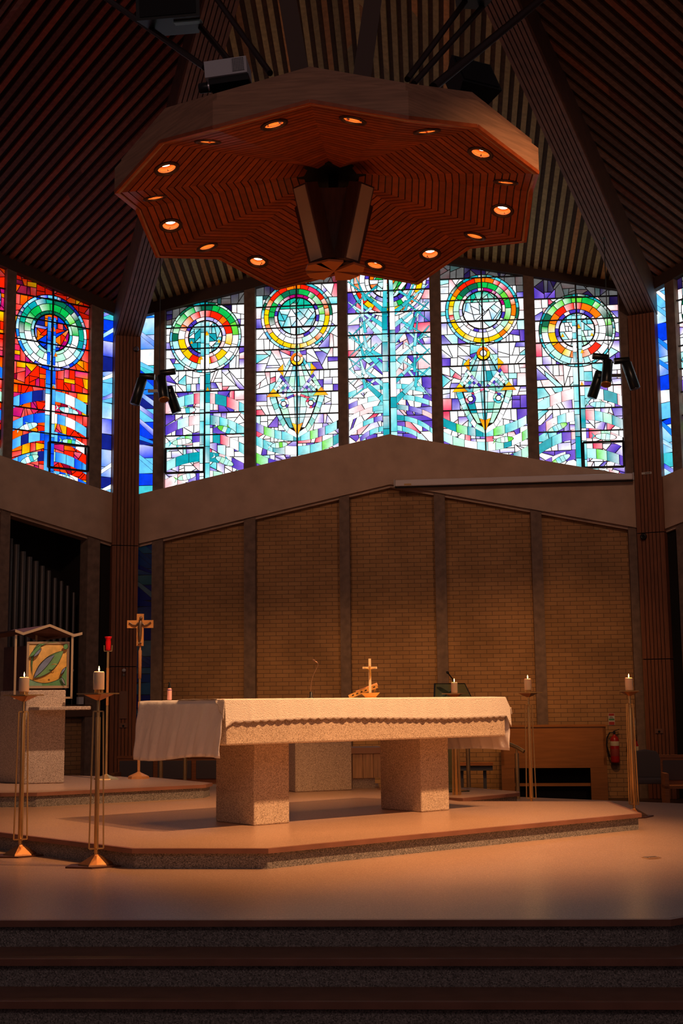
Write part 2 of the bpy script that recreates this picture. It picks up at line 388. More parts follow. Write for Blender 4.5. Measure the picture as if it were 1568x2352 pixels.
    def band(s, x0, x1, f, t, cuts, pal, layer, g=.007, x_skip=None):
        """curved band: centre line z=f(x), thickness t(x)"""
        xs = [x0]
        while xs[-1] < x1-.05: xs.append(min(x1, xs[-1]+s.r.uniform(.7, 1.3)*cuts))
        N_ = 24; pts = [x0+(x1-x0)*i/N_ for i in range(N_+1)]
        for i in range(N_):
            a, c = pts[i], pts[i+1]
            s.back([(a, f(a)-t(a)/2), (c, f(c)-t(c)/2), (c, f(c)+t(c)/2), (a, f(a)+t(a)/2)], layer)
        for i in range(len(xs)-1):
            a, c = xs[i]+g*.7, xs[i+1]-g*.7
            if c-a < .01: continue
            k = max(1, int((c-a)/.07)); col = s.pick(pal); c0 = col[0]; c1 = col[1] if len(col) > 1 else (tuple(x+(1-x)*.5 for x in c0) if s.r.random() < .4 else c0)
            sk = s.r.uniform(-.02, .02)
            for j in range(k):
                u, v = a+(c-a)*j/k, a+(c-a)*(j+1)/k
                lo = lambda x: f(x)-t(x)/2+g*.8
                hi = lambda x: f(x)+t(x)/2-g*.8
                if hi(u) < lo(u)+.005 or hi(v) < lo(v)+.005: continue
                cu = tuple(c0[m]+(c1[m]-c0[m])*j/k for m in range(3)); cv = tuple(c0[m]+(c1[m]-c0[m])*(j+1)/k for m in range(3))
                s.mb.add([(u, s.y(layer), lo(u)), (v, s.y(layer), lo(v)), (v, s.y(layer), hi(v)), (u, s.y(layer), hi(u))], [(0, 1, 2, 3)], [cu, cv, cv, cu])
    def fish(s, cx, cz, rx_, rz, tilt, pal, layer):
        n = 26; ca, sa = math.cos(tilt), math.sin(tilt)
        el = [(rx_*math.cos(2*PI*i/n), rz*math.sin(2*PI*i/n)) for i in range(n)]
        T = lambda p: (cx+p[0]*ca-p[1]*sa, cz+p[0]*sa+p[1]*ca)
        s.back([T(p) for p in el], layer)
        cuts = [-rx_, -rx_*.45, 0.0, rx_*.4, rx_]
        for i in range(4):
            p = clip(clip(el, 1, 0, cuts[i+1]-.004), -1, 0, -(cuts[i]+.004))
            p = [(x*.93, z*.86) for x, z in p]; s.piece([T(q) for q in p], s.pick(pal)[0], layer, 0)
        for sg in (-1, 1):   # fins and tail
            q = [T((-rx_*1.35, sg*rz*1.1)), T((-rx_*.95, 0)), T((-rx_*1.15, -sg*rz*.1))]; s.back(q, layer); s.piece(q, s.pick(pal)[0], layer, .004)
        q = [T((-rx_*.1, rz*.95)), T((rx_*.25, rz*.95)), T((-rx_*.2, rz*1.7))]; s.back(q, layer); s.piece(q, s.pick(pal)[0], layer, .004)
    def strip(s, poly_l, w0, w1, pal, layer, cut=.25):
        """straight tapering strip between two points, cut across"""
        (x0, z0), (x1, z1) = poly_l; L_ = math.hypot(x1-x0, z1-z0); dx, dz = (x1-x0)/L_, (z1-z0)/L_; nx, nz = -dz, dx
        q = [(x0+nx*w0/2, z0+nz*w0/2), (x0-nx*w0/2, z0-nz*w0/2), (x1-nx*w1/2, z1-nz*w1/2), (x1+nx*w1/2, z1+nz*w1/2)]
        s.back(q, layer); t = 0
        while t < L_:
            t2 = min(L_, t+s.r.uniform(.6, 1.4)*cut)
            p = clip(clip(q, dx, dz, dx*x0+dz*z0+t2), -dx, -dz, -(dx*x0+dz*z0+t)); s._pp(p, pal, layer, .006); t = t2
BASEPAL = [(44, W_), (7, PW), (12, VIO, VIO2), (6, VIO, LAV), (8, VIO2, W_), (6, LAV, W_), (6, ROSE, W_), (5, PINK, W_), (3, CRIM, PINK), (4, AQUA), (4, TEAL2, AQUA), (4, W_, ROSE)]
REDPAL = [(52, RED), (14, ORG, RED), (13, MAG, CRIM), (8, YEL, ORG), (8, CRIM), (3, (.25, 0, .02)), (4, (.6, .0, .2), ORG)]
WAVEPAL = [(18, TEAL2, AQUA), (14, AQUA), (16, W_), (12, TEAL), (12, VIO, VIO2), (8, VIO2, LAV), (8, GRN2, MINT), (6, PINK, W_), (5, MINT), (5, CRIM, ROSE)]
BWAVE = [(24, BLU, BLU2), (16, BLU2, SKY), (14, SKY), (12, W_), (14, TEAL, MINT), (10, NAVY), (6, AQUA)]
FISHPAL = [(3, AQUA), (3, MINT), (2, GRN2), (3, W_), (2, TEAL2)]
def two(top, bot, mid=None):
    def f(a, r=random.Random(5)):
        t = math.sin(a)+r.uniform(-.35, .35)
        if mid and abs(t) < .25: return r.choice(mid)
        return r.choice(top if t > 0 else bot)
    return f
def quarries(g, x0, x1, z0, z1, pal, rows, amax):
    """background between the saddle bars, split by the centre bar"""
    g.back([(x0, z0), (x1, z0), (x1, z1), (x0, z1)], 0)
    for i in range(len(rows)-1):
        xm = (x0+x1)/2
        for a, c in ((x0, xm), (xm, x1)): g.scatter([(a, rows[i]), (c, rows[i]), (c, rows[i+1]), (a, rows[i+1])], pal, amax)
def cross_window(g, x0, x1, z0, z1, rows, cz, pal, wave, stem, rings, mirror=1, red=False):
    cx = (x0+x1)/2; H = (x1-x0)/2; quarries(g, x0, x1, z0, z1, pal, rows, .036)
    # bundle of waves in the lower third
    base = cz-1.42
    for k, (dz, t_, amp) in enumerate(((0, .21, .22), (-.44, .19, .24), (-.78, .19, .24), (-1.14, .19, .22), (-1.48, .2, .2))):
        f = lambda x, dz=dz, amp=amp: base+dz+amp*(1-((x-cx)/H)**2)-.04*mirror*(x-cx)/H
        g.band(x0, x1, f, lambda x, t_=t_: t_, .2, wave, 2)
    for (fx, fz, fr, tl) in ((-.38, -.02, .21, .12), (.42, -.42, .2, -.4), (-.45, -.62, .2, .1), (.38, -1.02, .2, -.45), (-.35, -1.3, .19, .2), (.5, -1.5, .16, -.1)):
        g.fish(cx+mirror*fx, base+fz, fr, .065, tl*mirror, FISHPAL, 3)
    # stem and rings
    for dx, wdt in ((-.055, .10), (.05, .10)):
        g.strip([(cx+dx, z0), (cx+dx, cz-.6)], wdt, wdt, stem, 4, .3)
    g.disc(cx, cz, rings[0][1]+.012, 5)
    for (r0, r1, n, cf) in rings: g.ring(cx, cz, r0, r1, n, cf, 5, g.r.random())
    ri = rings[-1][0]; pal2 = [(4, TEAL2, AQUA), (3, AQUA), (4, W_), (2, TEAL), (2, PW), (1, MINT)] if not red else [(5, RED), (4, NAVY), (3, BLU), (2, ORG), (1, MAG)]
    circ = [(cx+(ri-.012)*math.cos(2*PI*i/22), cz+(ri-.012)*math.sin(2*PI*i/22)) for i in range(22)]
    g.scatter(circ, pal2, .018, 5)
    for dx, wdt in ((-.055, .075), (.045, .075)):
        g.strip([(cx+dx, cz-.62), (cx+dx, cz+.3)], wdt, wdt, stem, 6, .2)
    for (tx, tz, sz) in ((.03, .06, .07), (-.27*mirror, -.1, .05), (.27*mirror, -.1, .055), (-.08*mirror, -.42, .06), (.05, -1.05, .07)):
        q = [(cx+tx, cz+tz+sz), (cx+tx-sz*.6, cz+tz-sz*.5), (cx+tx+sz*.7, cz+tz-sz*.4)]; g.back(q, 7); g.piece(q, YEL if not red else ORG, 7, .004, ORG)
def diamond_window(g, x0, x1, z0, z1, rows, cz, mirror=1):
    cx = (x0+x1)/2; H = (x1-x0)/2; quarries(g, x0, x1, z0, z1, BASEPAL, rows, .036)
    # waves dipping at the bottom
    for dz, t_ in ((-2.35, .17), (-2.62, .18), (-2.95, .2)):
        g.band(x0, x1, lambda x, dz=dz: cz+dz+.22*((x-cx)/H)**2, lambda x, t_=t_: t_, .19, [(4, TEAL2, AQUA), (3, AQUA), (3, W_), (2, TEAL), (2, GRN2, MINT), (2, MINT), (2, VIO)], 2)
    for (fx, fz) in ((-.35, -2.5), (.35, -2.78), (-.4, -3.0)): g.fish(cx+mirror*fx, cz+fz, .17, .06, .1, FISHPAL, 3)
    # mandorla with a pointed foot and head
    zt, zw, zb = cz-.60, cz-1.54, cz-2.38
    def hw(z, k=1.0):
        if z >= zw: t = (zt-z)/(zt-zw); return .55*k*t
        t = (z-zb)/(zw-zb); return .55*k*(max(t, 0)**.5)
    M_ = 16
    zs = [zb+(zt-zb)*i/M_ for i in range(M_+1)]
    out = [(cx+hw(z), z) for z in zs]+[(cx-hw(z), z) for z in zs[::-1]]
    g.back(out, 4)
    inner = [(cx+hw(z)*.76, zb+.1+(z-zb)*.90) for z in zs]+[(cx-hw(z)*.76, zb+.1+(z-zb)*.90) for z in zs[::-1]]
    for sg in (-1, 1):
        for i in range(M_):
            za, zc = zs[i], zs[i+1]; q = [(cx+sg*hw(za)*.98, za), (cx+sg*hw(zc)*.98, zc), (cx+sg*hw(zc)*.78, zb+.1+(zc-zb)*.9), (cx+sg*hw(za)*.78, zb+.1+(za-zb)*.9)]
            g.piece(q, g.r.choice([MINT, AQUA, (.25, .7, .5), W_, TEAL2, AQUA, (.15, .55, .5)]), 4, .005 if i % 2 else .002)
    for i in range(1, M_-1, 2):
        za, zc = zb+.1+(zs[i]-zb)*.9, zb+.1+(zs[i+2 if i+2 <= M_ else M_]-zb)*.9; wa, wc = hw(zs[i])*.74, hw(zs[min(i+2, M_)])*.74
        for sg in (-1, 1):
            for f0, f1 in ((.0, .16), (.16, .55), (.55, 1)):
                q = [(cx+sg*wa*f0, za), (cx+sg*wa*f1, za), (cx+sg*wc*f1, zc), (cx+sg*wc*f0, zc)]
                g.piece(q, g.r.choice([TEAL2, AQUA, W_, W_, MINT, TEAL, (.2, .6, .5)] if f0 else [TEAL2, TEAL, AQUA]), 4, .006)
    def tri(p, c, c2=None): g.back(p, 6); g.piece(p, c, 6, .006, c2)
    for sg in (-1, 1):
        X = lambda x: cx+sg*x
        tri([(X(.60), zw-.03), (X(.30), zw-.03), (X(.46), zw+.14)], YEL, ORG)
        tri([(X(.38), zw+.50), (X(.26), zw+.62), (X(.26), zw+.36)], YEL, ORG)
        # checkered lozenge
        for i in range(3):
            for j in range(3):
                u, v = .27+(i-j)*.045, zw+.14+(i+j-2)*.045
                q = [(X(u), v-.043), (X(u+.043), v), (X(u), v+.043), (X(u-.043), v)]; g.back(q, 5); g.piece(q, [VIO, W_, AQUA, LAV, W_, TEAL][(i*2+j*3) % 6], 5, .005)
        # little wreath
        g.disc(X(.26), zw-.17, .105, 6, 20); g.ring(X(.26), zw-.17, .055, .10, 6, lambda a: g.r.choice([W_, TEAL2, CRIM, VIO, MINT]), 6, 0, .005)
        g.piece([(X(.26)+.046*math.cos(i*PI/6), zw-.17+.046*math.sin(i*PI/6)) for i in range(12)], W_, 6, .003)
        tri([(X(.0), zb+.02), (X(.11), zb+.30), (X(.0), zb+.26)], YEL, ORG)
        g.strip([(X(.02), zw+.0), (X(.32), zw+.38)], .06, .06, [(2, VIO), (2, W_), (1, LAV)], 5, .1)
        g.strip([(X(.0), zw+.02), (X(.24), zw-.08)], .05, .05, [(2, CRIM), (2, W_), (1, VIO)], 5, .1)
    g.disc(cx, cz-.86, .132, 7, 24); g.ring(cx, cz-.84, .065, .125, 4, lambda a: YEL if math.sin(a) < .3 else ORG, 7, .4, .006)
    g.piece([(cx+.058*math.cos(i*PI/8), cz-.84+.058*math.sin(i*PI/8)) for i in range(16)], W_, 7, .002)
    tri([(cx-.06, cz-.70), (cx+.06, cz-.70), (cx, cz-.5)], MINT, GRN2)
    g.disc(cx, cz, .70, 5)
    for (r0, r1, n, cf) in ((.635, .69, 26, two([TEAL, DGR, TEAL2], [AQUA, W_, TEAL2, SKY])), (.545, .635, 22, two([RED, ORG, CRIM, RED], [YEL, ORG, YEL])),
                            (.435, .545, 18, two([GRN, GRN, GRN2, DGR], [W_, MINT, AQUA, PW])), (.375, .435, 20, two([VIO, ROSE, MAG], [VIO, W_, W_, ROSE, LAV]))):
        g.ring(cx, cz, r0, r1, n, cf, 5, g.r.random())
    circ = [(cx+.365*math.cos(2*PI*i/22), cz+.365*math.sin(2*PI*i/22)) for i in range(22)]
    up = clip(circ, 0, -1, -(cz+.15)); lo = clip(clip(circ, 0, 1, cz+.15), 0, -1, -(cz-.2)); bt = clip(circ, 0, 1, cz-.2)
    g.scatter(up, [(1, (.0, .45, .30))], .03, 5); g.scatter(lo, [(4, AQUA, PW), (2, TEAL2), (3, PW), (2, SKY, W_)], .03, 5, .8); g.scatter(bt, [(2, W_), (2, AQUA)], .03, 5)
def tree_window(g, x0, x1, z0, z1, rows, cz):
    cx = (x0+x1)/2; H = (x1-x0)/2; quarries(g, x0, x1, z0, z1, BASEPAL+[(10, VIO, VIO2), (5, CRIM, ROSE)], rows, .06)
    tp = [(5, TEAL2), (5, TEAL, TEAL2), (3, AQUA), (1, W_)]
    for k in range(5):
        rr = .62+.21*k; zc = z0-.30-.02*k
        g.band(x0, x1, lambda x, rr=rr: z0-.15+math.sqrt(max(.02, rr*rr-((x-cx)*.82)**2))*.95, lambda x: .105, .21, [(4, TEAL2, AQUA), (3, W_), (2, TEAL), (2, VIO, LAV), (2, AQUA), (1, ROSE)], 2)
    g.disc(cx, cz, .735, 3)
    for (r0, r1, n, cf) in ((.66, .725, 24, two([TEAL, TEAL2], [TEAL2, W_, SKY, W_])), (.555, .66, 20, two([RED, ORG], [YEL, ORG, YEL, RED])),
                            (.45, .555, 18, two([GRN, GRN2], [GRN, PW, MINT, W_])), (.37, .45, 18, two([VIO, ROSE], [VIO, W_, ROSE, LAV]))):
        g.ring(cx, cz, r0, r1, n, cf, 3, g.r.random())
    g.scatter([(cx+.36*math.cos(2*PI*i/22), cz+.36*math.sin(2*PI*i/22)) for i in range(22)], [(3, GRN), (2, GRN2), (2, ORG), (2, AQUA), (2, W_)], .02, 3, .8)
    # branches: long thin splinters crossing each other
    r = g.r
    L_ = 4.0
    for z_, rise, w_ in ((z0+.95, .75, .13), (z0+1.22, .62, .10), (z0+1.5, .85, .14), (z0+1.78, .55, .10), (z0+2.05, .80, .13), (z0+2.38, .55, .10), (z0+2.62, .62, .10)):
        for sg in (-1, 1):
            j = r.uniform(-.06, .06)
            g.strip([(cx+sg*.04, z_+j), (cx+sg*(H-.02), min(z_+rise+j*2, z1-.06))], w_, .025, tp, L_, .3); L_ += .2
            g.strip([(cx+sg*(H-.02), z_+.10+j), (cx+sg*r.uniform(.16, .34), z_+r.uniform(.38, .62))], .015, .06, tp, L_, .3); L_ += .2
            g.strip([(cx+sg*r.uniform(.30, .5), z_+r.uniform(.2, .3)), (cx+sg*r.uniform(.42, .66), min(z_+r.uniform(.75, .95), z1-.06))], .07, .012, tp, L_, .3); L_ += .2
    for dx, wdt in ((-.075, .13), (.07, .13)):
        g.strip([(cx+dx, z0-.3), (cx+dx, cz-.55)], wdt, wdt*.8, [(4, TEAL2, AQUA), (3, TEAL), (3, AQUA), (1, W_)], 13, .33)
        g.strip([(cx+dx*.9, cz-.55), (cx+dx*.6, cz+.5)], wdt*.7, wdt*.5, [(4, TEAL2), (3, AQUA), (2, W_)], 13.5, .28)
WRINGS = [(.655, .70, 30, two([TEAL, DGR, MINT], [AQUA, W_, TEAL2, SKY])), (.535, .655, 20, two([GRN, GRN, GRN2, DGR], [AQUA, W_, MINT, PW])),
          (.405, .535, 16, two([RED, RED, ORG, ORG], [YEL, YEL, ORG, RED], [W_, YEL])), (.335, .405, 16, two([VIO, ROSE, LAV], [W_, VIO, W_, ROSE]))]
LRINGS = [(.66, .72, 30, two([BLU, SKY, NAVY], [W_, BLU, SKY, BLU2])), (.555, .66, 20, two([TEAL, (.0, .35, .22), DGR], [W_, AQUA, TEAL, PW])),
          (.42, .555, 16, two([GRN, GRN, GRN2, GRN], [W_, PW, GRN2, MINT])), (.36, .42, 14, two([TEAL, MINT, DGR], [W_, TEAL2, MINT]))]
GY = .12   # glass sits this far behind the mullion faces
def make_window(n, mtx, kind, x0, x1, flip=False, cz=None, casement=None, fr=rooftop, fb=beamtop, sgn=1):
    """glass pattern, lead backing, saddle bars; all in the wall's own frame"""
    z0 = min(fb(sgn*x0), fb(sgn*x1), 9)-.12; z1 = max(fr(sgn*x0), fr(sgn*x1))
    zlow = min(fb(sgn*x0), fb(sgn*x1))
    g = Glass(n*17+3); g.dark = lambda x, z: z > fr(sgn*x)-.27  # panes close to the head are tinted dark as shade from outside eaves
    rows = [z0]; z = cz-4*.425-.225
    while z < z1:
        if z > z0+.1: rows.append(z)
        z += .425
    rows.append(z1)
    if kind == 'cross': cross_window(g, x0, x1, z0, z1, rows, cz, BASEPAL, WAVEPAL, [(4, TEAL2, AQUA), (3, AQUA), (2, TEAL), (3, W_)], WRINGS, -1 if flip else 1)
    if kind == 'red': cross_window(g, x0, x1, z0, z1, rows, cz, REDPAL, BWAVE, [(4, BLU, BLU2), (3, BLU2, SKY), (2, SKY), (1, W_)], LRINGS, -1, True)
    if kind == 'diamond': diamond_window(g, x0, x1, z0, z1, rows, cz, -1 if flip else 1)
    if kind == 'tree': tree_window(g, x0, x1, z0, z1, rows, cz)
    M2 = mtx @ Matrix.Translation((0, GY, 0))
    root = bpy.data.objects.new('window_%d' % n, None); C.collection.objects.link(root); root.matrix_world = M2; root['kind'] = 'structure'
    g.mb.build('stained_glass', GLASS, root)
    # solid lead sheet behind everything plus the lead of the overlaid figures
    g.bk.box(x0, x1, .006, .02, z0, z1)
    g.bk.build('lead', LEAD, root)
    bars = MB()
    for zz in rows[1:-1]: bars.box(x0, x1, -.055, -.03, zz-.011, zz+.011)
    xm = (x0+x1)/2; bars.box(xm-.014, xm+.014, -.06, -.03, z0, z1)
    bars.build('saddle_bars', LEAD, root)
    if casement:
        a, c, zb, zt = casement; k = MB()
        for (p, q, r_, s_) in ((a, c, zb-.018, zb+.018), (a, c, zt-.018, zt+.018), (a-.018, a+.018, zb, zt), (c-.018, c+.018, zb, zt)): k.box(p, q, -.11, -.05, r_, s_)
        k.build('casement_frame', LEAD, root)
    return root
def slot_glass(n, mtx, x0, x1, z0, z1, seed, dim=False, y=GY, tilt=.25, sgn=1):
    g = Glass(seed); z = z0; g.bk.box(x0-.05, x1+.05, .006, .02, z0, z1)
    while z < z1:
        h = g.r.uniform(.1, .34); t0 = g.r.uniform(-tilt, tilt)*(x1-x0)
        g.piece([(x0, z+.0), (x1, z+.0), (x1, z+h), (x0, z+h)] if g.r.random() < .45 else [(x0, z), (x1, z), (x1, z+h+t0*.5), (x0, z+h-t0*.5)], *g.r.choice([(BLU,), (BLU2,), (SKY,), (BLU2,), (BLU,), (PW,), (TEAL2,), (SKY,), (NAVY,)]), 1, .006,)
        if g.r.random() < .55:
            sg = sgn; q = [(x0, z+(h if sg > 0 else 0)), (x1, z+(0 if sg > 0 else h)), (x1, z+(h*.45 if sg > 0 else h+.1)), (x0, z+(h+.1 if sg > 0 else h*.45))]
            g.back(q, 2); g.piece(q, g.r.choice([BLU, BLU2, SKY, PW]), 2, .006)
        z += h
    root = bpy.data.objects.new('window_%d' % n, None); C.collection.objects.link(root); root.matrix_world = mtx @ Matrix.Translation((0, y, 0)); root['kind'] = 'structure'
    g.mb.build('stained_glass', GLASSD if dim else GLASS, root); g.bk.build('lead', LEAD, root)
    return root

# ------------------------------------------------------------------ back wall
MS = [(.48, .69), (2.24, 2.455), (4.04, 4.225), (5.80, 6.0), (7.56, 7.755), (9.30, 9.51)]
def vee(f, x0, x1): return [(x0, f(x0)), (5, f(5)), (x1, f(x1))]
def wall_shell(tag, mtx, sg, bays, xa, xb, organ=False):
    """sg=+1: local x=s; sg=-1: local x=-s"""
    X = lambda s: sg*s
    def P(lst, y0, y1, mb): mb.prism([(X(s), y0, z) for s, z in lst], (0, y1-y0, 0)); return mb
    b = MB()
    top = [(xa, beambot(xa)+.05), (min(5, xb), beambot(min(5, xb))+.05)]+([(xb, beambot(xb)+.05)] if xb > 5 else [])
    if organ:   # opening for the organ chamber in the first bay
        P([(2.27, NAVEZ), (xb, NAVEZ)]+[(s, z) for s, z in top[::-1] if s > 2.27]+[(2.27, beambot(2.27)+.05)], .14, .4, b)
        P([(.60, NAVEZ), (2.27, NAVEZ), (2.27, 1.15), (.60, 1.15)], .14, .4, b)
    else: P([(max(xa, .6), NAVEZ), (min(xb, 9.4), NAVEZ)]+[(min(max(s, .6), 9.4), z) for s, z in top[::-1]], .14, .4, b)
    o = struct(b.build('wall_'+tag, BRICK)); o.matrix_world = mtx
    # peaked concrete beam
    b = MB(); f0 = [(s, z) for s, z in ([(xa, beamtop(xa))]+([(5, beamtop(5))] if xb > 5 else [])+[(xb, beamtop(xb))])]
    f1 = [(s, z) for s, z in ([(xa, beambot(xa))]+([(5, beambot(5))] if xb > 5 else [])+[(xb, beambot(xb))])]
    for i in range(len(f0)-1): P([f1[i], f1[i+1], f0[i+1], f0[i]], -.04, .45, b)
    for i in range(len(f0)-1): P([(f1[i][0], f1[i][1]-.05), (f1[i+1][0], f1[i+1][1]-.05), f1[i+1], f1[i]], .03, .3, b)
    o = struct(b.build('trim_beam_'+tag, CONC)); o.matrix_world = mtx
    # head beam under the roof
    b = MB(); r0 = [xa]+([5] if xb > 5 else [])+[xb]
    for i in range(len(r0)-1):
        s, t = r0[i], r0[i+1]; P([(s, rooftop(s)-.02), (t, rooftop(t)-.02), (t, rooftop(t)+.5), (s, rooftop(s)+.5)], -.02, .5, b)
    o = struct(b.build('trim_head_'+tag, mat('dark_timber', (.06, .03, .02), .8))); o.matrix_world = mtx
    for (s, t) in bays:
        b = MB(); m = (s+t)/2
        P([(s, beamtop(m)-.1), (t, beamtop(m)-.1), (t, rooftop(t)+.1), (s, rooftop(s)+.1)], 0, .35, b)
        o = struct(b.build('trim_mullion', CONC2)); o.matrix_world = mtx
        b = MB(); P([(s, NAVEZ), (t, NAVEZ), (t, beambot(m)+.02), (s, beambot(m)+.02)], 0, .3, b)
        o = struct(b.build('trim_pilaster', CONC2)); o.matrix_world = mtx
wall_shell('back', MB_BACK, 1, MS, .10, 9.62)
wall_shell('left', MB_LEFT, -1, [(.49, .74), (2.28, 2.46), (4.04, 4.22)], .17, 5.9, True)
wall_shell('right', MB_RIGHT, 1, [(.49, .69), (2.24, 2.46)], .17, 4.2)
CZ = [8.15, 8.487, 9.13, 8.45, 7.98]
KN = ['cross', 'diamond', 'tree', 'diamond', 'cross']
for i in range(5):
    x0, x1 = MS[i][1], MS[i+1][0]; cas = None
    if i == 0: cas = (x0+.03, (x0+x1)/2, 5.50, 5.97)
    if i == 4: cas = ((x0+x1)/2+.03, x1-.02, 5.36, 5.83)
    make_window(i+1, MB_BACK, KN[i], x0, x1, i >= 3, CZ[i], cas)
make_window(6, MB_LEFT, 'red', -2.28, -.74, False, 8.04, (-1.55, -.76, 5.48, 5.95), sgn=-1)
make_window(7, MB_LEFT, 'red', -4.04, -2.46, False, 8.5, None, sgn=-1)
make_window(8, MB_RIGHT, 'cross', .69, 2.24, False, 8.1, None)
slot_glass(9, MB_BACK, .16, .50, beamtop(.2), rooftop(.3), 41, sgn=1)
slot_glass(10, MB_BACK, 9.48, 9.80, beamtop(.2), rooftop(.3), 42, sgn=-1)
slot_glass(11, MB_LEFT, -.50, -.22, beamtop(.2), rooftop(.3), 43, sgn=-1)
slot_glass(12, MB_RIGHT, .2, .5, beamtop(.2), rooftop(.3), 44, sgn=1)
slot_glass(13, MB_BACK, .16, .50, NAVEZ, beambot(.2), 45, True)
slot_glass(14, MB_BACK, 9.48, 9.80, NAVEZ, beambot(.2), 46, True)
b = MB(); b.box(-.50, -.2, .1, .14, NAVEZ, 4.2); o = struct(b.build('wall_left_slot', DARK)); o.matrix_world = MB_LEFT
b = MB(); b.box(.2, .5, .1, .14, NAVEZ, 4.2); o = struct(b.build('wall_right_slot', DARK)); o.matrix_world = MB_RIGHT

# ------------------------------------------------------------------ timber-clad columns and roof ribs
def column(pos, zt, joints):
    a = math.atan2(APEX.y-pos.y, APEX.x-pos.x); n = dirv(a); t = Vector((-n.y, n.x, 0)); c = pos+n*.02
    r = empty('trim_column', (c.x, c.y, NAVEZ)); r['kind'] = 'structure'
    core = MB(); core.hexa([c+t*sx*.225+n*sy*.2+Vector((0, 0, NAVEZ)) for sx, sy in ((-1, -1), (1, -1), (1, 1), (-1, 1))],
                           [c+t*sx*.225+n*sy*.2+Vector((0, 0, zt)) for sx, sy in ((-1, -1), (1, -1), (1, 1), (-1, 1))])
    core.build('core', DARK, r, world=True)
    bd = MB(); zs = [NAVEZ]+joints+[zt]
    for face_n, face_t in ((n, t), (t, n), (-t, n)):
        nb = 7
        for k in range(nb):
            u = (-.225+.45*(k+.5)/nb)
            for j in range(len(zs)-1):
                q = c+face_n*(.225 if face_n != n else .21)+face_t*u
                bd.beam(q+Vector((0, 0, zs[j]+.008)), q+Vector((0, 0, zs[j+1]-.008)), face_t*(.45/nb-.012), face_n*.035)
    bd.build('cladding', CLADW, r, world=True)
    return c, n, t
cL, nL, tL = column(colL, 8.15, [1.5+.35, 4.1])
cR, nR, tR = column(colR, 8.15, [1.5+.35, 4.1])
def rib(c, n, z0):
    r = empty('trim_rib', (c.x, c.y, z0)); r['kind'] = 'structure'
    a = Vector((c.x, c.y, z0))+n*(-.3); e = Vector((APEX.x, APEX.y, APEX.z-.25)); d = (e-a).normalized(); t = Vector((-n.y, n.x, 0)); up = t.cross(d); up = up if up.z > 0 else -up
    core = MB(); core.beam(a+up*.30, e+up*.30, t*.50, up*.55); core.build('rib_core', mat('rib_side', (.10, .04, .022), .6, var=.25), r, world=True)
    bd = MB()
    for k in range(7):
        u = -.24+.48*(k+.5)/7; bd.beam(a+t*u, e+t*u, t*.052, up*.05)
    bd.build('rib_boards', RIBW, r, world=True)
rib(cL, nL, 8.0); rib(cR, nR, 8.05)

# ------------------------------------------------------------------ folded roof with battens
def roof_sector(tag, c0, c1, org, ex, nrm, seed, lightc, darkc, z_c=8.45, back=None, xr=(0, 10)):
    """battens run from the wall head up to the ribs, parallel to the ridge"""
    r = random.Random(seed); mid = (Vector(c0)+Vector(c1))/2
    Mz = 9.78; Mp = Vector((mid.x, mid.y, Mz)); A_ = Vector((c0.x, c0.y, z_c+.3)); B_ = Vector((c1.x, c1.y, z_c+.3)); P_ = APEX+Vector((0, 0, .1))
    bt = MB(); bk = MB(); per = .155
    for E_ in (A_, B_):
        edge = E_-Mp; L_ = edge.length; n_ = int(L_/per); up = (P_-Mp).cross(edge).normalized(); up = up if up.z > 0 else -up
        for k in range(n_):
            for (f0, f1, off, kind) in ((k/n_, (k+.52)/n_, 0, 0), ((k+.52)/n_, (k+1)/n_, .05, 1)):
                a0, a1 = Mp+edge*f0, Mp+edge*f1; b0, b1 = P_+(E_-P_)*f0, P_+(E_-P_)*f1
                w0 = -(WN if False else Vector(nrm))*.0
                if kind == 0:
                    # several boards end to end, each with its own tone
                    L2 = (b0-a0).length; nb = max(1, int(L2/3.0)); cuts = [0]+sorted(r.random() for _ in range(nb-1))+[1]
                    for j in range(nb):
                        q0, q1 = cuts[j], cuts[j+1]; m = r.uniform(.6, 1.2); hue = r.random()
                        col = tuple(lightc[i]*m*(1 if hue < .75 else (1.25, .8, .6)[i]) for i in range(3))
                        pts = [a0+(b0-a0)*q0, a1+(b1-a1)*q0, a1+(b1-a1)*q1, a0+(b0-a0)*q1]
                        bt.hexa(pts, [p+up*.05 for p in pts], col)
                else:
                    m = r.uniform(.7, 1.2); pts = [a0+up*.05, a1+up*.05, b1+up*.05, b0+up*.05]
                    bk.hexa(pts, [p+up*.03 for p in pts], tuple(x*m for x in darkc))
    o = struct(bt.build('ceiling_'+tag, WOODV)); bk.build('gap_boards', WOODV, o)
    return o
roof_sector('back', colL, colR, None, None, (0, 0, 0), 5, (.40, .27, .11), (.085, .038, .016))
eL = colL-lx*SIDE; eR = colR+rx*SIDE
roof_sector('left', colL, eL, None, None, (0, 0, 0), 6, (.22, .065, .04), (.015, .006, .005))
roof_sector('right', colR, eR, None, None, (0, 0, 0), 7, (.20, .09, .05), (.05, .018, .012))

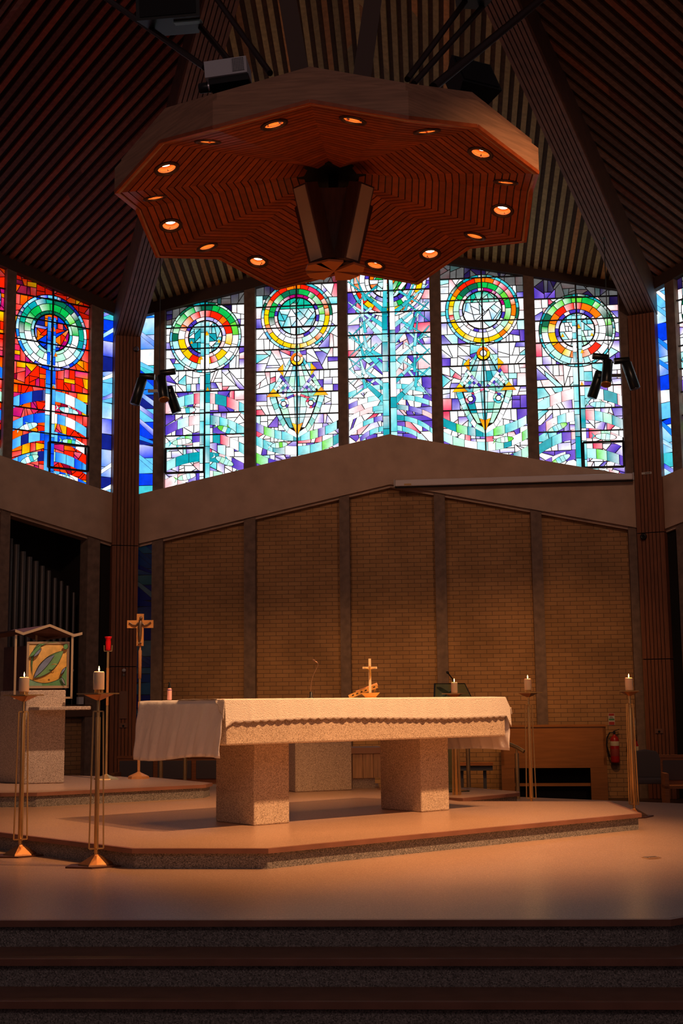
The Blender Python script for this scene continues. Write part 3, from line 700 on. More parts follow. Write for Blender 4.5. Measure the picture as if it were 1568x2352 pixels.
# ------------------------------------------------------------------ canopy over the altar
CC = Vector((-.063, 11.9, 0)); PH = 1.882; SY = 1.098
def rimp(i, r=1, dz=0):
    a = PH+i*PI/8; ev = i % 2 == 0; rr = (2.047 if ev else 1.904)*r; z = 5.707 if ev else 5.883
    return Vector((CC.x+rr*math.cos(a), CC.y+SY*rr*math.sin(a), z+dz))
HUBZ = 6.13
def hubp(i):
    a = PH+i*PI/8; return Vector((CC.x+.26*math.cos(a), CC.y+SY*.26*math.sin(a), HUBZ+(-.03 if i % 2 == 0 else .02)))
canopy = empty('canopy', (CC.x, CC.y, 5.7), 0, 'large sixteen-sided slatted timber canopy hanging over the altar', 'canopy')
LR, LZ = 1.662, 5.864
CWOOD = vcol_mat('canopy_timber', 0, .45, 1, .35)
rr_ = random.Random(9)
lights = []
for i in range(16):
    h0, h1, r0, r1 = hubp(i), hubp(i+1), rimp(i), rimp(i+1)
    nrm = (r0-h0).cross(r1-h0); nrm = nrm if nrm.z < 0 else -nrm; nrm.normalize()
    a = PH+(i+.5)*PI/8; lp = Vector((CC.x+LR*math.cos(a), CC.y+SY*LR*math.sin(a), 0))
    # height of the lamp centre on this panel: intersect with the plane through rim edge and hub
    pl = (r0+r1)/2; lp.z = pl.z-((lp.x-pl.x)*nrm.x+(lp.y-pl.y)*nrm.y)/nrm.z
    lights.append((lp, nrm))
    mb = MB(); bk = MB(); NS = 25; gap = .17
    et = (r1-r0).normalized(); es = nrm.cross(et).normalized()
    def strip(t0, t1, m, off, col):
        A_, B_, C_, D_ = h0+(r0-h0)*t0, h1+(r1-h1)*t0, h1+(r1-h1)*t1, h0+(r0-h0)*t1
        s0 = ((A_+B_)/2-lp).dot(es); s1 = ((C_+D_)/2-lp).dot(es); sm = (s0+s1)/2; parts = [(0, 1)]
        HR = .095
        if abs(sm) < HR:
            hc = math.sqrt(HR*HR-sm*sm); mid0 = (A_+D_)/2; le = ((B_+C_)/2-mid0).length; uc = (lp-mid0).dot(et)
            parts = [(0, max(0, (uc-hc)/le)), (min(1, (uc+hc)/le), 1)]
        for u0, u1 in parts:
            if u1-u0 < .002: continue
            q = [A_+(B_-A_)*u0, A_+(B_-A_)*u1, D_+(C_-D_)*u1, D_+(C_-D_)*u0]; q = [p-nrm*off for p in q]
            m.hexa(q, [p-nrm*.014 for p in q], col)
    for k in range(NS):
        tone = rr_.uniform(.75, 1.2); col = (.36*tone, .062*tone, .008*tone)
        strip((k+gap)/NS*.965+.0, (k+1)/NS*.965, mb, 0, col)
        strip(k/NS*.965, (k+1)/NS*.965, bk, .016, (.03, .008, .004))
    mb.build('soffit_panel', CWOOD, canopy, world=True)
    bk.build('soffit_backing', CWOOD, canopy, world=True)
    em = MB(); A_, B_ = h0+(r0-h0)*.97, h1+(r1-h1)*.97; q = [A_+nrm*.006, B_+nrm*.006, r1+nrm*.006, r0+nrm*.006]
    em.hexa(q, [p-nrm*.03 for p in q], (.40, .075, .012)); em.build('edge_board', CWOOD, canopy, world=True)
    # fascia: lower board, thin edge strip below and set-back cap above
    fm = MB(); Z = Vector((0, 0, 1)); o0, o1 = rimp(i), rimp(i+1); i0, i1 = rimp(i, .975), rimp(i+1, .975)
    fm.hexa([o0, o1, i1, i0], [o0+Z*.235, o1+Z*.235, i1+Z*.235, i0+Z*.235]); fm.build('fascia_board', FASC, canopy, world=True)
    cm = MB(); o0, o1, i0, i1 = rimp(i, .972, .245), rimp(i+1, .972, .245), rimp(i, .945, .245), rimp(i+1, .945, .245)
    cm.hexa([o0, o1, i1, i0], [o0+Z*.085, o1+Z*.085, i1+Z*.085, i0+Z*.085]); cm.build('cap_board', FASC, canopy, world=True)
tm = MB()
for i in range(16):
    a, b_, c_ = rimp(i, .97, .22), rimp(i+1, .97, .22), Vector((CC.x, CC.y, 6.42)); tm.add([a, b_, c_, a+Vector((0, 0, .02)), b_+Vector((0, 0, .02)), c_+Vector((0, 0, .02))], [(0, 1, 2), (3, 4, 5), (0, 1, 4, 3)])
tm.build('top_deck', DARK, canopy, world=True)
MB().lathe([(.33, 0), (.30, .04), (.2, .10), (.06, .12)], (CC.x, CC.y, HUBZ-.0), 24).build('hub', DARK, canopy, world=True)
ORNG = mat('copper_reflector', (.95, .20, .02), .45, .0)
BULB = mat('bulb', (1, .9, .7), .5, emit=(1, .80, .50), es=9)
dl0 = None
for i, (lp, nrm) in enumerate(lights):
    if dl0 is None:
        d = empty('downlight', (0, 0, 0), 0, None, 'downlight', 'downlights in the canopy')
        MB().lathe([(.078, .012), (.086, -.018), (.115, -.014), (.118, .002), (.095, .012)], n=28, caps=False).build('trim_ring', mat('ring_bronze', (.09, .035, .02), .45, .4), d)
        m = MB(); n = 28; prof = [(.080, .0), (.078, .015), (.072, .035), (.060, .052)]
        m.add([(r_*math.cos(2*PI*k/n), r_*math.sin(2*PI*k/n), z) for r_, z in prof for k in range(n)],
              [(j*n+(k+1) % n, j*n+k, (j+1)*n+k, (j+1)*n+(k+1) % n) for j in range(3) for k in range(n)], None, True)
        m.build('reflector', ORNG, d)
        m = MB(); m.add([(.054*math.cos(2*PI*k/n), .054*math.sin(2*PI*k/n), .046) for k in range(n)], [list(range(n))[::-1]]); m.build('bulb', BULB, d)
        dl0 = d
    else: d = copy_tree(dl0)
    d.location = lp-nrm*.004; d.rotation_euler = (-nrm).to_track_quat('Z', 'Y').to_euler()
    a = i*22.5
    names = ['second from the canopy speaker on the far left rim', 'far left', 'left back', 'left', 'leftmost', 'left front', 'front left', 'front left of centre', 'front right of centre', 'front right', 'right front', 'rightmost dim', 'right', 'right back', 'far right', 'far centre']
    labs = ['canopy downlight half hidden behind the foot of the hanging speaker cluster', 'bright canopy downlight on the far left panel, left of the speaker foot', 'dim canopy downlight on the lower left panel above the roof battens',
            'bright round canopy downlight on the left panel with upright boards', 'dim canopy downlight in the dark fold at the far left edge', 'bright canopy downlight at upper left of the canopy',
            'thin dim canopy downlight near the left front rim below the projector', 'orange canopy downlight left of the front peak', 'orange canopy downlight right of the front peak', 'thin orange canopy downlight near the right front rim',
            'bright canopy downlight at upper right of the canopy', 'dim canopy downlight in the fold at the right edge', 'bright canopy downlight on the right panel with upright boards', 'dim canopy downlight on the lower right panel',
            'bright canopy downlight at lower right over the fourth stained window', 'yellow glowing canopy downlight just right of the speaker foot']
    d['label'] = labs[i]
    tgt = Vector((CC.x+(lp.x-CC.x)*.55, CC.y+.15+(lp.y-CC.y)*.55, 0))
    spot('downlight_lamp', lp+nrm*.03, tgt, 52, WARM, 72, .8, .05)
# low glow thrown back on the canopy underside by the altar cloth comes from real bounce

# hanging speaker cluster
sp = empty('speaker_cluster', (CC.x, CC.y, 5.2), 0, 'tapering timber speaker cluster with pale grille columns hanging under the canopy', 'speaker')
DW = mat('speaker_timber', (.11, .045, .022), .55, var=.3, scale=5, stretch=(8, 8, 1))
zt, zb = 5.90, 5.20
def ringpt(r, a, z): return Vector((CC.x+.02+r*math.cos(a), CC.y-.05+r*math.sin(a), z))
core = MB(); n = 4
T = [ringpt(.34, R(45+90*k), zt) for k in range(4)]; B_ = [ringpt(.09, R(45+90*k), zb) for k in range(4)]
core.hexa(B_, T); core.build('speaker_core', DW, sp, world=True)
m = MB(); m.tube([(CC.x+.02, CC.y-.05, zt-.02), (CC.x+.02, CC.y-.02, HUBZ+.14)], .05, 12); m.build('hanging_stem', BLACK, sp, world=True)
for k, a in enumerate((-135, -45, 45, 135)):
    a = R(a); dr = dirv(a); t = Vector((-dr.y, dr.x, 0)); p0 = ringpt(.22, a, zb+.02); p1 = ringpt(.44, a, zt)
    d = (p1-p0).normalized(); o_ = t.cross(d).normalized(); o_ = o_ if o_.dot(dr) > 0 else -o_
    MB().beam(p0-o_*.07, p1-o_*.07, t*.19, o_*.15).build('speaker_column', DW, sp, world=True)
    MB().beam(p0+o_*.008+d*.015, p1+o_*.008-d*.015, t*.15, o_*.012).build('grille', CREAM, sp, world=True)
foot = MB()
for a in (-100, -20, 60, 140, 215):
    a = R(a); dr = dirv(a); t = Vector((-dr.y, dr.x, 0)); c = Vector((CC.x+.02, CC.y-.05, zb-.03))
    foot.prism([c, c+dr*.24+t*.13, c+dr*.30, c+dr*.24-t*.13], (0, 0, .02))
foot.build('foot_plates', mat('foot_timber', (.50, .14, .03), .5), sp, world=True)

# hanger boards, struts, loudspeakers and projector over the canopy
def camray(u, v): return _F+_R*((u-784)/FPX)+_U*((1176-v)/FPX)
def at_y(u, v, Y): d = camray(u, v); return EYE+d*(Y/d.y)
def at_z(u, v, z): d = camray(u, v); return EYE+d*((z-EYE.z)/d.z)
# top fixings sit in the roof, feet on the canopy deck
hm = MB(); p0, p1 = Vector((-.24, 11.5, 6.3)), Vector((-.72, 12.3, 9.7)); hm.beam(p0, p1, (.17, 0, 0), (0, .05, 0)); hm.build('hanger_board', mat('pale_board', (.12, .075, .055), .6), canopy, world=True)
hm = MB(); p0, p1 = Vector((.14, 11.5, 6.3)), Vector((.60, 12.3, 9.7)); hm.beam(p0, p1, (.17, 0, 0), (0, .05, 0)); hm.build('hanger_board', mat('pale_board', (.12, .075, .055), .6), canopy, world=True)
STEEL = mat('dark_steel', (.05, .028, .022), .35, .6)
for (u0, v0, Y0, u1, v1, Y1) in ((620, 168, 10.7, 478, -30, 12.2), (535, 150, 10.5, 400, -10, 11.6), (470, 155, 10.4, 235, -10, 11.8), (935, 182, 10.6, 1085, -20, 12.0), (950, 192, 10.6, 1135, -15, 12.2), (995, 200, 10.6, 1270, -25, 12.6)):
    MB().tube([at_y(u0, v0, Y0), at_y(u1, v1, Y1)], .028 if u0 != 995 else .04, 10).build('hanger_tube', STEEL, canopy, world=True)
def speakerbox(name, label, c, rz, pitch, dims, badge=False):
    s = empty(name, c, 0, label, 'speaker'); s.rotation_euler = (pitch, 0, rz)
    w_, d_, h_ = dims; m = MB()
    m.hexa([(-w_/2, -d_/2, -h_/2), (w_/2, -d_/2, -h_/2), (w_*.32, d_/2, -h_/2), (-w_*.32, d_/2, -h_/2)], [(-w_/2, -d_/2, h_/2), (w_/2, -d_/2, h_/2), (w_*.32, d_/2, h_/2), (-w_*.32, d_/2, h_/2)])
    m.build('cabinet', mat('speaker_black', (.010, .014, .013), .45), s)
    MB().box(-w_*.44, w_*.44, -d_/2-.012, -d_/2, -h_*.42, h_*.42).build('grille', mat('speaker_grille', (.006, .006, .007), .8), s)
    if badge: MB().box(w_*.05, w_*.48, -d_*.3, -d_*.12, -h_/2-.012, -h_/2).build('handle_plate', mat('pale_green_plate', (.35, .5, .42), .4), s).__setitem__('label', 'pale green handle plate')
    m = MB(); m.beam((0, 0, h_/2), (0, 0, h_/2+.12), (.04, 0, 0), (0, .04, 0)); m.build('bracket', BLACK, s)
    return s
speakerbox('loudspeaker', 'black loudspeaker with a pale plate hanging at the top left above the projector', at_y(398, 18, 11.0), R(-8), R(8), (.58, .40, .34), True)
speakerbox('loudspeaker', 'flat black loudspeaker tilted behind the right front rim of the canopy', at_y(1078, 195, 12.2), R(28), R(-28), (.46, .30, .40))
speakerbox('loudspeaker', 'black loudspeaker cut off by the top edge, right of centre', at_y(1085, -22, 11.8), R(5), R(0), (.42, .3, .22))
pj = empty('projector', at_y(525, 184, 10.15), R(-6), 'white projector on a black bracket on top of the canopy', 'projector'); pj.rotation_euler = (R(-3), R(-5), R(-6))
MB().box(-.175, .175, -.12, .12, -.02, .125).build('casing', WHITE, pj)
m = MB(); m.box(.055, .155, -.124, -.119, .0, .115); m.build('vent', mat('vent_dark', (.05, .05, .05), .7), pj)
m = MB()
for k in range(9): m.box(.055, .155, -.128, -.122, .004+k*.0135, .008+k*.0135)
for k in range(8): m.box(.058+k*.0135, .061+k*.0135, -.128, -.122, 0, .115)
m.build('vent_grid', WHITE, pj)
MB().box(-.15, .18, -.10, .12, -.075, -.022).build('bracket', BLACK, pj)
MB().lathe([(.035, 0), (.042, .03), (.042, .09), (.034, .10)], (-.15, -.02, -.05), 20, (-1, 0, 0)).build('lens', BLACK, pj)
MB().lathe([(.046, 0), (.046, .012)], (-.155, -.02, -.05), 20, (-1, 0, 0)).build('lens_ring', mat('silver', (.7, .7, .72), .3, 1), pj)

# ------------------------------------------------------------------ altar
AD = dirv(R(38.5)); AE = Vector((AD.y, -AD.x, 0)); AC = Vector((-.755, 11.121, HS))
AM = frame_mtx(AC, AD, -AE)       # x along the front, y away from the viewer
altar = bpy.data.objects.new('altar', None); C.collection.objects.link(altar); altar.matrix_world = AM
setp(altar, 'long speckled granite altar slab on two granite piers in the middle of the platform', 'altar')
ZT = 1.175-HS; ZS = .82-HS; X0, X1, Y0, Y1 = -.49, 2.665, -.32, 1.02
def bev(o, w_=.012, seg=2):
    md = o.modifiers.new('bevel', 'BEVEL'); md.width = w_; md.segments = seg; md.limit_method = 'ANGLE'; return o
bev(MB().box(X0, X1, Y0, Y1, ZS, ZT).build('altar_slab', STONE, altar), .015)
bev(MB().box(0, .367, 0, .585, 0, ZS).build('altar_pier', STONE, altar))
bev(MB().box(1.868, 2.22, 0, .585, 0, ZS).build('altar_pier', STONE, altar))
# plain linen: over the top and hanging down both ends
def sheet(name, path, yr, nu, nv, wob, m, thick=.003):
    """path: list of (x,z,outward dx) samples; sheet swept over y"""
    vs = []; fs = []
    for i, (x, z, k) in enumerate(path):
        for j in range(nv+1):
            y = yr[0]+(yr[1]-yr[0])*j/nv; dx, dz, dy = wob(i/(len(path)-1), j/nv, k); vs.append((x+dx, y+dy, z+dz))
    for i in range(len(path)-1):
        for j in range(nv): a = i*(nv+1)+j; fs.append((a, a+1, a+nv+2, a+nv+1))
    mb = MB(); mb.add(vs, fs, None, True); o = mb.build(name, m); o.matrix_world = AM
    md = o.modifiers.new('thickness', 'SOLIDIFY'); md.thickness = thick; md.offset = 0
    return o
path = [(X0-.012-.03*(1-k/16), ZT-.465+.465*k/16, -1) for k in range(16)]+[(X0-.008, ZT+.004, -.3)]+[(X0+(X1-X0)*k/12, ZT+.006, 0) for k in range(13)]+[(X1+.008, ZT+.003, .3)]+[(X1+.012+.006*k/8, ZT-.49*k/16, 1) for k in range(1, 17)]
def wob(u, v, k):
    if abs(k) == 1:
        s_ = (.5-u)*2 if u < .5 else (u-.5)*2; a = max(0, s_-.3)/.7
        d = (.014*math.sin(v*17+1)+.010*math.sin(v*41+u*9)+.007*math.sin(v*73+u*31))*min(1, a*1.6)
        return (-abs(d)*1.2-.004 if k < 0 else abs(d)+.004, a*(.022*math.sin(v*5+.6)-.02*v if k < 0 else .01*math.sin(v*6)), 0)
    return (0, .0015*math.sin(v*30+u*50), 0)
cl = sheet('altar_cloth', path, (Y0-.005, Y1+.02), 0, 90, wob, CLOTH)
setp(cl, 'plain white linen sheet over the altar hanging down its left and right ends', 'cloth')
# lace runner: over the top, scalloped along the front
LACE = mat('white_lace', (.84, .77, .70), .9, bump=.9, bscale=140)
NU = 360; rows_ = [(.55, 0), (.30, 0), (.05, 0), (-.0, 0), (-.17, .002), (-.177, .012), (-.179, .05), (-.181, .09), (-.182, .13), (-.183, .165), (-.184, .175)]
vs = []; fs = []
xa, xb = X0-.02, X1+.06
for i in range(NU+1):
    u = i/NU; x = xa+(xb-xa)*u
    for j, (y, dz) in enumerate(rows_):
        k = max(0, (j-4)/6); fold = .010*math.sin(x*21)+.007*math.sin(x*47+1)+.004*math.sin(x*90)
        sc = abs(math.sin(x*math.pi/.083))*.016 if j == 10 else 0
        endz = -.10*max(0, (x-X1)/.06)*1 if j < 9 else -.10*max(0, (x-X1)/.06)
        z = ZT+.0125-dz-sc+endz+k*.012*math.sin(x*2.1+.5)-(.045*max(0, 1-(x-xa)/.06) if j > 5 else 0)
        yy = y-k*(.006+max(0, fold)*.5)
        if j == 4: yy = -.178
        vs.append((x, yy-.15, z+(0.0015*math.sin(x*60+y*40) if j < 4 else 0)))
n = len(rows_)
for i in range(NU):
    for j in range(n-1): a = i*n+j; fs.append((a, a+n, a+n+1, a+1))
mb = MB(); mb.add(vs, fs, None, True)
# small corner flaps folding round the two ends
for (xe, sg, dp) in ((xa, -1, .16), (xb, 1, .05)):
    vv = []; ff = []
    for i in range(9):
        for j in range(7):
            y = -.34+(.12 if sg < 0 else .5)*i/8; t = j/6; drop = (dp*(1-i/8)**1.0+.015)*t
            vv.append((xe+sg*(.004+.012*t+.006*math.sin(i*1.9)*t), y, ZT+.0125-drop-(.10 if sg > 0 else 0)))
    for i in range(8):
        for j in range(6): a = i*7+j; ff.append((a, a+1, a+8, a+7))
    mb.add(vv, ff, None, True)
lc = mb.build('lace_cloth', LACE); lc.matrix_world = AM
md = lc.modifiers.new('thickness', 'SOLIDIFY'); md.thickness = .002
setp(lc, 'white lace runner with a scalloped hem over the front edge of the altar', 'cloth')
def onaltar(u, v_unused, back):
    """point on the altar top seen at column u, 'back' metres behind the front edge"""
    n_ = AE; p0 = AC-AE*(back-.32)
    d = camray(u, 1603); t = (p0-EYE).dot(n_)/d.dot(n_); p = EYE+d*t; return Vector((p.x, p.y, HS+ZT+.014))
# bottle
bo = empty('spray_bottle', onaltar(389, 0, 1.15), 0, 'small pink labelled bottle with a black spray pump at the left of the altar', 'bottle')
MB().lathe([(.017, 0), (.020, .004), (.020, .085), (.017, .098), (.010, .104)], n=18).build('bottle', mat('pink_plastic', (.85, .42, .42), .4), bo)
MB().lathe([(.0195, 0), (.0215, .0), (.0215, .006), (.0195, .006)], (0, 0, .084), 18).build('collar', mat('violet', (.06, .03, .3), .4), bo)
m = MB(); m.lathe([(.012, .100), (.014, .105), (.012, .125), (.006, .14), (.008, .15), (.004, .156)], n=14); m.box(-.016, .004, -.004, .004, .143, .151); m.build('pump', BLACK, bo)
# gooseneck microphone
mc = empty('gooseneck_microphone', onaltar(714, 0, .75), 0, 'slim gooseneck microphone standing on the altar left of the cross', 'microphone')
MB().lathe([(.028, 0), (.028, .008), (.014, .012), (.012, .06), (.010, .062)], n=16).build('base', BLACK, mc)
pts = [(0, 0, .06)]+[(.062*(t**1.5)*1.05-.02*math.sin(t*PI)*.6, 0, .06+.24*t) for t in [k/10 for k in range(1, 11)]]+[(.066, 0, .318), (.052, 0, .332), (.040, 0, .338)]
MB().tube(pts, .0032, 8).build('gooseneck', mat('neck', (.35, .2, .13), .35, .8), mc)
MB().lathe([(.004, 0), (.010, .006), (.011, .022), (.006, .03)], (.042, 0, .338), 14, (-.9, 0, .45)).build('capsule', mat('foam', (.12, .06, .04), .9), mc)
# standing crucifix
cx_ = empty('altar_cross', onaltar(850, 0, .62), 0, 'small polished brass standing crucifix on the altar beside the book stand', 'cross')
GOLD = mat('polished_brass', (.95, .74, .48), .35, .25); GILT = mat('gilt', (.75, .40, .10), .35, .7)
m = MB(); m.prism([(-.07, -.04, 0), (.09, -.04, 0), (.05, -.04, .008), (-.03, -.04, .008)], (0, .08, 0)); m.hexa([(-.045, -.03, .005), (.05, -.03, .005), (.05, .03, .005), (-.045, .03, .005)], [(-.085, -.045, .045), (.09, -.045, .05), (.09, .045, .05), (-.085, .045, .045)]); m.build('base', GILT, cx_)
m = MB(); m.box(-.012, .012, -.006, .006, .04, .365); m.build('upright', GOLD, cx_)
m = MB(); m.box(-.068, .068, -.0065, .0065, .270, .290); m.build('crossbar', GOLD, cx_)
m = MB(); m.tube([(0, -.014, .283), (0, -.016, .262), (.002, -.017, .238), (.004, -.019, .205), (-.001, -.015, .17)], [.006, .009, .010, .008, .004], 10)
m.lathe([(.002, -.010), (.009, -.004), (.009, .006), (.003, .012)], (.001, -.016, .288), 10)
for sg in (-1, 1): m.tube([(sg*.006, -.014, .268), (sg*.03, -.013, .277), (sg*.058, -.010, .284)], [.005, .004, .003], 8)
m.build('corpus', GILT, cx_)
# book stand with the open book
bs = empty('book_stand', onaltar(842, 0, .80), 0, 'gilt book stand with a tilted missal on the altar behind the crucifix', 'book stand'); bs.rotation_euler = (0, 0, 0)
m = MB(); m.beam((-.16, 0, .02), (.07, 0, .105), (0, .24, 0), (-.012, 0, .030)); m.build('sloping_board', GILT, bs)
m = MB(); m.beam((-.17, -.125, .012), (.10, -.125, .112), (0, .008, 0), (-.012, 0, .034)); m.build('pierced_rail', mat('gilt_rail', (.95, .52, .14), .3, .6), bs)
m = MB()
for k in range(6): q = Vector((-.14+k*.04, -.131, .025+k*.0148)); m.beam(q, q+Vector((.018, 0, .0067)), (0, .004, 0), (-.003, 0, .009))
m.build('piercings', DARK, bs)
m = MB(); m.beam((-.10, 0, .055), (.10, 0, .13), (0, .22, 0), (-.010, 0, .026)); m.build('book', mat('page', (.80, .42, .20), .7), bs)
m = MB(); m.beam((.06, 0, .005), (.08, 0, .09), (0, .2, 0), (.012, 0, 0)); m.build('prop_leg', GILT, bs)

# ------------------------------------------------------------------ standing candlesticks
def candlestick():
    r = empty('candlestick', (0, 0, 0), 0, None, 'candlestick', 'tall brass candlesticks round the altar')
    SQ = mat('copper_brass', (.55, .27, .12), .38, 1)
    MB().prism([(-.20, -.10, 0), (.0, -.155, 0), (.21, -.04, 0), (.17, .12, 0), (-.02, .155, 0), (-.19, .06, 0)], (0, 0, .012)).build('base_plate', BRONZE, r)
    m = MB(); m.lathe([(.13, .012), (.125, .022), (.03, .078), (.022, .085)], n=6, smooth=False, rot=.3); m.build('foot', SQ, r)
    MB().lathe([(.014, .08), (.014, .13), (.017, .135), (.017, 1.06), (.011, 1.07), (.011, 1.19)], n=14).build('stem', BRASS, r)
    m = MB()
    for a in (R(20), R(110), R(200), R(290)):
        d = dirv(a); e = Vector((-d.y, d.x, 0)); p0, p1 = d*.052+Vector((0, 0, .125)), d*.036+Vector((0, 0, 1.105))
        m.beam(p0, p1, e*.010, d*.010); m.beam(Vector((0, 0, .125)), p0, e*.010, (0, 0, .010)); m.beam(Vector((0, 0, 1.105)), p1, e*.010, (0, 0, .010))
    m.build('side_bars', BRASS, r)
    m = MB(); m.lathe([(.014, 1.185), (.105, 1.225), (.108, 1.228)], n=4, smooth=False, rot=.35); m.build('dish', SQ, r)
    m = MB(); m.prism([(-.155, -.035, 1.229), (.02, -.12, 1.229), (.155, -.02, 1.229), (.0, .12, 1.229)], (0, 0, .009)); m.build('drip_plate', BRASS, r)
    m = MB()
    for k in range(10): q = dirv(k*PI/5)*.031; m.beam(q+Vector((0, 0, 1.238)), q+Vector((0, 0, 1.262)), Vector((-q.y, q.x, 0)).normalized()*.009, q.normalized()*.003)
    m.lathe([(.029, 1.238), (.029, 1.242)], n=16); m.build('candle_cup', BRASS, r)
    return r
def candle(loc, h, rad, label, tilt=0):
    c = empty('pillar_candle', loc, 0, label, 'candle', 'lit pillar candles')
    MB().lathe([(rad*.98, 0), (rad, .004), (rad, h-.012), (rad*.93, h-.003), (rad*.8, h), (rad*.3, h-.003), (.002, h-.004)], n=24).build('wax', WAX, c)
    MB().tube([(0, 0, h-.004), (.001, 0, h+.010)], .0012, 6).build('wick', BLACK, c)
    MB().lathe([(.001, 0), (.0045, .006), (.0055, .012), (.0035, .024), (.0008, .036)], (0, 0, h+.004), 12).build('flame', FLAME, c)
    l = bpy.data.lights.new('candle_light', 'POINT'); l.energy = 2.2; l.color = (1, .45, .15); l.shadow_soft_size = .01
    o = bpy.data.objects.new('candle_light', l); C.collection.objects.link(o); o.location = Vector(loc)+Vector((0, 0, h+.045))
    return c
cs = candlestick()
CS = [(-1.797, 9.684, 0, .132, .0405, 'tall brass candlestick in front of the platform step, second from the left edge', 'ivory lit candle on the candlestick standing nearest in front of the platform'),
      (-2.52, 10.40, 0, .112, .0400, 'tall brass candlestick at the left edge in front of the tabernacle pedestal', 'ivory lit candle on the leftmost candlestick, before the golden tabernacle panel'),
      (1.98, 14.15, 0, .118, .0385, 'tall brass candlestick right of the altar in front of the timber console', 'ivory lit candle right of the altar end, against the dark pilaster'),
      (2.86, 13.2, 0, .122, .0385, 'tall brass candlestick at the right corner of the platform near the extinguishers', 'ivory lit candle at far right with a dark red reflection behind'),
      (1.22, 14.5, 0, .115, .036, 'tall brass candlestick behind the right pier of the altar', 'ivory lit candle seen just over the altar cloth in front of the glass lectern')]
for i, (x, y, z, h, rad, la, lc_) in enumerate(CS):
    o = cs if i == 0 else copy_tree(cs); o.location = (x, y, z); o.rotation_euler = (0, 0, [0, .15, -.2, .5, .2][i]); o['label'] = la
    candle((x, y, z+1.243+(.02 if i < 3 else .0)), h, rad, lc_)

# ------------------------------------------------------------------ tabernacle on its stone pedestal
PA = R(12); pd_ = dirv(PA); PC = Vector((-3.578, 14.873, 2*HS))
# pedestal front face runs from the corner to the right, left face runs back to the left
PM = frame_mtx(PC, pd_, Vector((-pd_.y, pd_.x, 0)))
pedestal = bpy.data.objects.new('tabernacle_pedestal', None); C.collection.objects.link(pedestal); pedestal.matrix_world = PM
setp(pedestal, 'square speckled stone pedestal with a projecting shelf under the tabernacle', 'pedestal')
PHT = 1.325-2*HS
def skewbox(x0, x1, y0, y1, z0, z1, k=-.62): return MB().hexa([(x0+k*y0, y0, z0), (x1+k*y0, y0, z0), (x1+k*y1, y1, z0), (x0+k*y1, y1, z0)], [(x0+k*y0, y0, z1), (x1+k*y0, y0, z1), (x1+k*y1, y1, z1), (x0+k*y1, y1, z1)])
bev(skewbox(0, .44, 0, .50, 0, PHT).build('pedestal_block', STONE, pedestal))
bev(skewbox(.03, .60, -.19, .32, PHT-.225, PHT-.185).build('shelf', STONE, pedestal), .006)
tb = bpy.data.objects.new('tabernacle', None); C.collection.objects.link(tb); tb.matrix_world = PM @ Matrix.Translation((0, 0, PHT+.001))
setp(tb, 'dark bronze tabernacle with a gold and green leaf panel under a folded roof', 'tabernacle')
skewbox(.01, .43, .05, .46, 0, .50).build('tabernacle_box', BRONZE, tb)
# framed glass door panel
TX0, TX1, TZ0, TZ1 = -.005, .47, .02, .545
m = MB()
for q in ((TX0, TX1, TZ0, TZ0+.028), (TX0, TX1, TZ1-.025, TZ1), (TX0, TX0+.026, TZ0+.02, TZ1-.02), (TX1-.026, TX1, TZ0+.02, TZ1-.02)): m.box(q[0], q[1], .0, .045, q[2], q[3])
fr = m.build('door_frame', mat('pale_brass', (.80, .60, .36), .4, .8), tb)
g = Glass(77)
a0, a1, b0, b1 = TX0+.026, TX1-.026, TZ0+.028, TZ1-.025; PWD, PHH = a1-a0, b1-b0
def T2(p): return (a0+p[0]*PWD, b0+p[1]*PHH)
AMB = (.80, .42, .06); AMB2 = (.85, .58, .22); LG = (.13, .34, .13); LG2 = (.22, .42, .26); GB = (.22, .28, .42)
g.back([T2(p) for p in ((0, 0), (1, 0), (1, 1), (0, 1))], 0)
g.piece([T2(p) for p in ((0, 0), (1, 0), (1, 1), (0, 1))], AMB, 1, .001, AMB2)
def leaf(p0, p1, bulge, bulge2, c, layer, n=12):
    dx, dz = p1[0]-p0[0], p1[1]-p0[1]; top = []; bot = []
    for i in range(n+1):
        t = i/n; s_ = math.sin(PI*t)**.8; bx, bz = p0[0]+dx*t, p0[1]+dz*t; top.append((bx-dz*bulge*s_, bz+dx*bulge*s_)); bot.append((bx+dz*bulge2*s_, bz-dx*bulge2*s_))
    for i in range(n):
        q = [T2(x) for x in (bot[i], bot[i+1], top[i+1], top[i])]; g.back(q, layer)
        mid = lambda a_, c_, f: (a_[0]+(c_[0]-a_[0])*f, a_[1]+(c_[1]-a_[1])*f)
        th = math.hypot(top[i][0]-bot[i][0], top[i][1]-bot[i][1])+1e-4; th2 = math.hypot(top[i+1][0]-bot[i+1][0], top[i+1][1]-bot[i+1][1])+1e-4
        f, f2 = min(.45, .012/th), min(.45, .012/th2)
        q = [T2(x) for x in (mid(bot[i], top[i], f), mid(bot[i+1], top[i+1], f2), mid(top[i+1], bot[i+1], f2), mid(top[i], bot[i], f))]
        g.piece(q, c, layer, 0, c)
g.piece([T2(p) for p in ((0, 0), (1, 0), (1, .32), (.8, .22), (.6, .08), (.45, .07), (.3, .08), (.13, .19), (0, .16))], LG2, 2, 0, LG) if False else None
for i in range(14):     # green ground below the golden disc
    t0, t1 = i/14, (i+1)/14; zf = lambda x: .17-.11*math.sin(PI*min(1, (x)/.84)) if x < .84 else .17+(x-.84)*1.9
    q = [T2(p) for p in ((t0, 0), (t1, 0), (t1, zf(t1)-.008), (t0, zf(t0)-.008))]; g.piece(q, LG2 if i < 5 else LG, 3, 0, LG2 if i < 5 else LG)
    g.back([T2(p) for p in ((t0, 0), (t1, 0), (t1, zf(t1)+.006), (t0, zf(t0)+.006))], 2.6)
